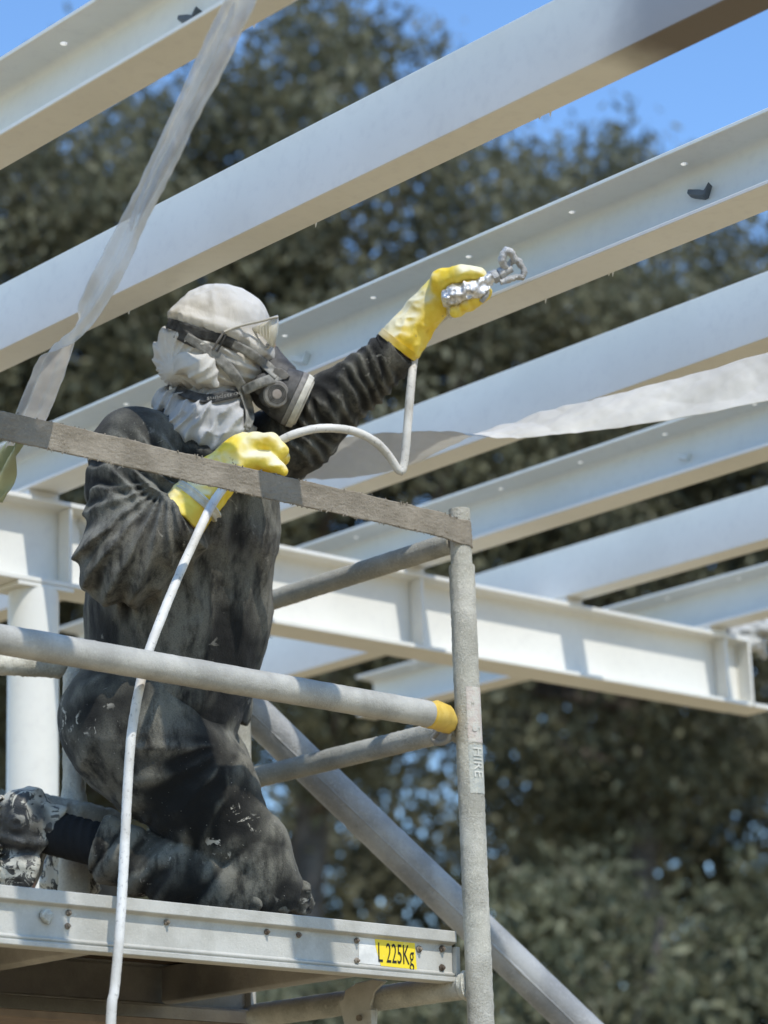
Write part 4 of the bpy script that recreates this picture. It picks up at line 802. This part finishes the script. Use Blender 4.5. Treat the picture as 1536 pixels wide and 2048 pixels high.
put('frame_rail', tube('frame_rail', catmull([L2W(LP(*p)) for p in ((448, 664, 4.968), (470, 655, 4.974), (492, 649, 4.98), (520, 643, 4.982), (545, 636, 4.984), (556, 634, 4.988))], 6), 0.0026, n=8), M_FRAME, gog)
put('temple_arm', tube('temple_arm', catmull([L2W(LP(*p)) for p in ((448, 664, 4.966), (440, 676, 4.965), (430, 692, 4.968), (424, 702, 4.975))], 5), 0.0026, n=8), M_RUBG, gog)
put('temple_arm', tube('temple_arm', catmull([L2W(LP(*p)) for p in ((452, 668, 4.966), (446, 682, 4.965), (434, 703, 4.97))], 5), 0.0022, n=8), M_RUB, gog)
for q in range(4):
    x = 519+q*6.0; put('shield_rib', tube('shield_rib', np.array([L2W(LP(x, 652-q*1.5, 4.984)), L2W(LP(x+2, 672+q*2, 4.984))]), 0.0013, n=6), M_LENS, gog)

# collar edge of the hoodie
def f_colr(G): return np.minimum(f_hood(G), f_sca(G)+0.004)
band_on('collar_band', [(310, 806), (330, 828), (355, 852), (385, 873), (415, 888), (440, 896)], [5, 7, 8, 8, 7, 5], M_BAND, hoodie, f_colr, off=0.004, th=0.005)

# ---- gloves
def d_glove(G): return 0.0030*ridged(G, (24, 24, 24), 3)+0.0018*ridged(G, (55, 55, 55), 4)
g1 = [('c', LP(360, 1036, 4.868), LP(432, 955, 4.885), 0.050, 0.040), ('c', LP(432, 955, 4.885), LP(492, 908, 4.905), 0.038, 0.040, (1, 1.15, 1)), ('c', LP(492, 908, 4.905), LP(515, 898, 4.91), 0.038, 0.030), ('e', LP(478, 925, 4.895), (0.042, 0.034, 0.030), 0.5)]
fg1 = [('c', LP(508, 884, 4.892), LP(540, 882, 4.888), 0.018, 0.0155), ('c', LP(540, 882, 4.888), LP(557, 902, 4.886), 0.0155, 0.0145), ('c', LP(557, 902, 4.886), LP(552, 924, 4.892), 0.0145, 0.012),
       ('c', LP(512, 892, 4.915), LP(546, 893, 4.912), 0.017, 0.015), ('c', LP(546, 893, 4.912), LP(561, 913, 4.912), 0.015, 0.0135), ('c', LP(561, 913, 4.912), LP(548, 932, 4.918), 0.0135, 0.011),
       ('c', LP(508, 905, 4.938), LP(540, 908, 4.938), 0.016, 0.0145), ('c', LP(540, 908, 4.938), LP(550, 926, 4.94), 0.0145, 0.012), ('c', LP(550, 926, 4.94), LP(532, 938, 4.938), 0.012, 0.010),
       ('c', LP(500, 918, 4.880), LP(530, 919, 4.872), 0.0165, 0.013), ('c', LP(530, 919, 4.872), LP(552, 931, 4.868), 0.0125, 0.0105), ('c', LP(552, 931, 4.868), LP(569, 942, 4.866), 0.0105, 0.0075),
       ('c', LP(470, 905, 4.94), LP(510, 885, 4.955), 0.018, 0.015), ('c', LP(510, 885, 4.955), LP(538, 893, 4.945), 0.014, 0.011)]
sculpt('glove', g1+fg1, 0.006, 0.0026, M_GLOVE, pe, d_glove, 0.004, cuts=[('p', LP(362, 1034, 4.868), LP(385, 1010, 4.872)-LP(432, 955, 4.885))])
dd = (LP(432, 955, 4.885)-LP(385, 1010, 4.872)); dd /= np.linalg.norm(dd)
C = np.array([L2W(LP(398, 1000, 4.874)+dd*t) for t in np.linspace(-0.012, 0.006, 6)]); put('glove_cuff', tube('glove_cuff', C, 0.0515+0.002*np.sin(np.arange(6)*2), n=36, rough=0.004, rf=60, seed=5), m_simple('paint_smeared_cuff', (0.62, 0.60, 0.50), 0.6, var=0.25), pe)
gb = LP(893, 590, 4.985)
g2 = [('c', LP(803, 684, 5.05), LP(850, 622, 5.045), 0.0425, 0.034), ('c', LP(850, 622, 5.045), LP(893, 578, 5.035), 0.034, 0.037, (1, 1.1, 1)), ('c', LP(893, 578, 5.035), LP(930, 576, 5.04), 0.034, 0.026), ('e', LP(868, 612, 5.035), (0.036, 0.028, 0.027), 0.75)]
fg2 = [('c', LP(880, 562, 5.01), LP(918, 547, 4.992), 0.020, 0.0155), ('c', LP(918, 547, 4.992), LP(958, 549, 4.985), 0.0155, 0.0125)]
for q, (x0, y0, x1, y1) in enumerate(((936, 560, 968, 592), (924, 572, 956, 602), (911, 584, 938, 612), (899, 596, 918, 622))):
    fg2 += [('c', LP(x0-12, y0-2, 5.05), LP(x0+16, y0-4, 5.045), 0.0165, 0.0155), ('c', LP(x0+16, y0-4, 5.045), LP(x1, y1-6, 5.015), 0.015, 0.0135), ('c', LP(x1, y1-6, 5.015), LP(x1-8, y1, 4.985), 0.0135, 0.0105)]
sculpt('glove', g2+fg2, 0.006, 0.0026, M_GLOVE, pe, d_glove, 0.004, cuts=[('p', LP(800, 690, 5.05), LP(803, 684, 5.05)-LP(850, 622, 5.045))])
dd = (LP(850, 622, 5.045)-LP(803, 684, 5.05)); dd /= np.linalg.norm(dd)
C = np.array([L2W(LP(795, 692, 5.05)+dd*t) for t in np.linspace(-0.004, 0.010, 5)]); put('glove_cuff', tube('glove_cuff', C, 0.0465, n=36, rough=0.003, rf=60, seed=6), M_GLOVE, pe)

# ---- boots
def d_boot(G): return 0.007*ridged(G+np.stack([vnoise(G, 12, seed=q) for q in (1, 2, 3)], -1)*0.02, (14, 14, 24), 3)+0.003*ridged(G, (45, 45, 45), 5)
b1 = [('c', LP(58, 1640, 4.99), LP(112, 1664, 4.99), 0.052, 0.047), ('c', LP(45, 1635, 4.99), LP(52, 1740, 4.99), 0.046, 0.05), ('c', LP(52, 1740, 4.99), LP(80, 1840, 4.99), 0.052, 0.042)]
sculpt('boot', b1, 0.03, 0.0045, M_BOOT, pe, d_boot, 0.006, cuts=[('p', LP(108, 1662, 4.99), LP(112, 1664, 4.99)-LP(58, 1640, 4.99))])
sole = [('c', LP(-2, 1610, 4.99), LP(0, 1740, 4.99), 0.016, 0.017, (1, 0.38, 1)), ('c', LP(0, 1740, 4.99), LP(34, 1850, 4.99), 0.017, 0.015, (1, 0.38, 1))]
sculpt('boot_sole', sole, 0.01, 0.0045, M_BOOT, pe, lambda G: 0.003*np.sign(np.sin(G[..., 2]*420)), 0.004)
b2 = [('c', fa, LP(150, 1712, 5.18), 0.046, 0.045), ('c', LP(150, 1700, 5.18), LP(138, 1760, 5.18), 0.045, 0.046), ('c', LP(138, 1760, 5.18), LP(160, 1890, 5.16), 0.046, 0.038)]
sculpt('boot', b2, 0.03, 0.005, M_BOOT, pe, d_boot, 0.006)
sk = [('c', LP(100, 1664, 4.985), na, 0.043, 0.042)]
sculpt('sock', sk, 0.02, 0.0045, m_simple('black_sock', (0.010, 0.010, 0.010), 0.95), pe, lambda G: rings(G, LP(100, 1664, 4.99), na, 0.022, 0.006, 0.05, 0, 1, (0.3, 0, 0.2), 3), 0.006)

# ------------------------------------------------------------------ spray gun and hose
M_FOIL = m_simple('crumpled_foil', (0.72, 0.72, 0.70), 0.28, metal=0.9, var=0.3, bump=0.7, scale=120); M_GUNP = m_crust('paint_covered_metal', (0.42, 0.42, 0.40), (0.62, 0.61, 0.57), crust=0.8, rough=0.5, metal=0.2, scale=1.5)
sg = empty('spray_gun', L2W(LP(940, 575, 4.98)), 'foil wrapped spray gun with paint caked nozzle guard in the raised glove', 'spray gun')
def d_foil(G): return 0.0045*ridged(G, (70, 70, 70), 2)+0.003*vnoise(G, 130, seed=3)
sculpt('gun_body', [('c', LP(899, 594, 4.982), LP(938, 580, 4.978), 0.0165, 0.0165), ('c', LP(938, 580, 4.978), LP(982, 556, 4.982), 0.0145, 0.010), ('c', LP(915, 585, 4.99), LP(905, 620, 5.01), 0.013, 0.012), ('e', LP(965, 582, 4.976), (0.013, 0.009, 0.007), 0.6)], 0.006, 0.0028, M_FOIL, sg, d_foil, 0.006, smooth=False)
ga, gb_ = LP(972, 562, 4.982), LP(1024, 536, 4.986); ax_ = (gb_-ga)/np.linalg.norm(gb_-ga)
lcyl('barrel', ga, ga+ax_*0.056, 0.0085, 0.0085, M_GUNP, sg, 20, 0.0006); lcyl('hex_nut', ga+ax_*0.014, ga+ax_*0.026, 0.0145, 0.0145, M_GUNP, sg, 6, 0.001); lcyl('swivel_nut', ga+ax_*0.0285, ga+ax_*0.040, 0.0125, 0.0125, M_GUNP, sg, 8, 0.001); lcyl('tip_holder', ga+ax_*0.0405, ga+ax_*0.052, 0.0095, 0.0085, M_GUNP, sg, 16, 0.001)
put('tip_guard', tube('tip_guard', catmull([L2W(LP(*p)) for p in ((1014, 540, 4.985), (1005, 522, 4.975), (1010, 505, 4.972), (1018, 502, 4.975), (1026, 513, 4.98), (1031, 522, 4.985))], 7), 0.0072, n=10, rough=0.004, rf=120), M_GUNP, sg)
put('tip_guard', tube('tip_guard', catmull([L2W(LP(*p)) for p in ((1017, 535, 4.992), (1024, 522, 4.99), (1037, 524, 4.99), (1047, 542, 4.988), (1044, 554, 4.985), (1034, 554, 4.98), (1018, 560, 4.975), (1001, 566, 4.972))], 7), 0.0062, n=10, rough=0.004, rf=120, seed=2), M_GUNP, sg)
put('trigger', tube('trigger', catmull([L2W(LP(*p)) for p in ((968, 570, 4.975), (974, 586, 4.972), (962, 604, 4.974))], 7), 0.004, n=8, rough=0.002), M_GUNP, sg)
k = NT('white_hose_with_dark_specks'); k.base(k.mix(k.ramp(k.noise(120, 4, 0.7), 0.56, 0.70, 0, 0.6), k.mix(k.ramp(k.noise(12, 3), 0.35, 0.65), (0.52, 0.50, 0.45), (0.68, 0.665, 0.62)), (0.13, 0.12, 0.10))).rough(0.6).bump(k.noise(160, 4), 0.4, 0.002); M_HOSE = k.m
hp = [L2W(LP(*p)) for p in ((905, 618, 5.04), (880, 640, 5.085), (852, 672, 5.10), (833, 705, 5.07), (827, 724, 5.045), (822, 770, 5.01), (816, 840, 5.0), (811, 900, 4.99), (807, 930, 4.985), (803, 943, 4.98), (795, 938, 4.977), (778, 912, 4.97), (752, 885, 4.955), (715, 865, 4.94), (672, 857, 4.92), (630, 858, 4.905), (590, 868, 4.895), (560, 882, 4.895), (535, 900, 4.905), (500, 925, 4.918), (465, 955, 4.90))]
hp += [L2W(LP(440, 985, 4.835)), L2W(LP(418, 1020, 4.79))]
for x, y, Yv in ((392, 1075, 3.68), (360, 1145, 3.655), (325, 1230, 3.62), (297, 1305, 3.585), (280, 1370, 3.58), (264, 1460, 3.58), (256, 1560, 3.58), (251, 1660, 3.58), (246, 1760, 3.575), (238, 1880, 3.57), (229, 1980, 3.57), (221, 2060, 3.57)): hp.append(onY(x, y, Yv))
e_ = hp[-1]; hp += [e_+np.array([-0.02, -0.005, -0.4]), e_+np.array([-0.05, -0.1, -1.0]), np.array([e_[0]-0.1, e_[1]-0.5, 0.012])]
ho = empty('spray_hose', e_, 'thin white paint hose looping from the spray gun and hanging down past the platform', 'hose')
put('hose', tube('hose', resample(catmull(hp, 14), 0.005), 0.0085, n=16, rough=0.0006, rf=80), M_HOSE, ho)

# ------------------------------------------------------------------ paint stiffened rags and clamps on the girder
M_RAG = m_cloth('paint_soaked_rag', (0.55, 0.54, 0.49), (0.44, 0.43, 0.39), (0.42, 0.40, 0.34))
def d_rag(G): return 0.010*ridged(G, (30, 30, 30), 2)+0.005*ridged(G, (60, 60, 60), 4)
r1 = empty('paint_soaked_sling', onY(130, 1060, 5.05), 'paint stiffened sling hooked on the girder stiffener behind the shoulder', 'sling')
D1 = float((onY(130, 1060, 5.05)-CAM) @ FF)
sculpt('hook_block', [('c', LP(112, 1030, D1), LP(132, 1068, D1-0.01), 0.017, 0.020, (1, 1.2, 1)), ('c', LP(104, 1042, D1), LP(110, 1022, D1), 0.010, 0.008)], 0.012, 0.0045, M_PAINT, r1, lambda G: 0.003*ridged(G, (25, 25, 25), 1), 0.005)
sculpt('sling_cloth', [('c', LP(136, 1024, D1), LP(168, 1062, D1-0.02), 0.008, 0.011), ('c', LP(138, 1046, D1-0.005), LP(180, 1098, D1-0.03), 0.009, 0.012)], 0.01, 0.0045, M_RAG, r1, d_rag, 0.014)
r2 = empty('paint_soaked_rag', onY(1495, 1282, 5.06), 'lumpy paint soaked rag tied at the right end of the girder', 'rag')
D2 = float((onY(1495, 1282, 5.05)-CAM) @ FF)
sculpt('rag', [('c', LP(1470, 1272, D2), LP(1530, 1256, D2), 0.020, 0.022), ('e', LP(1490, 1286, D2-0.01), (0.042, 0.03, 0.026)), ('c', LP(1520, 1282, D2), LP(1526, 1312, D2), 0.010, 0.005), ('c', LP(1530, 1258, D2), LP(1610, 1228, D2-0.02), 0.020, 0.016)], 0.02, 0.006, M_RAG, r2, d_rag, 0.014)
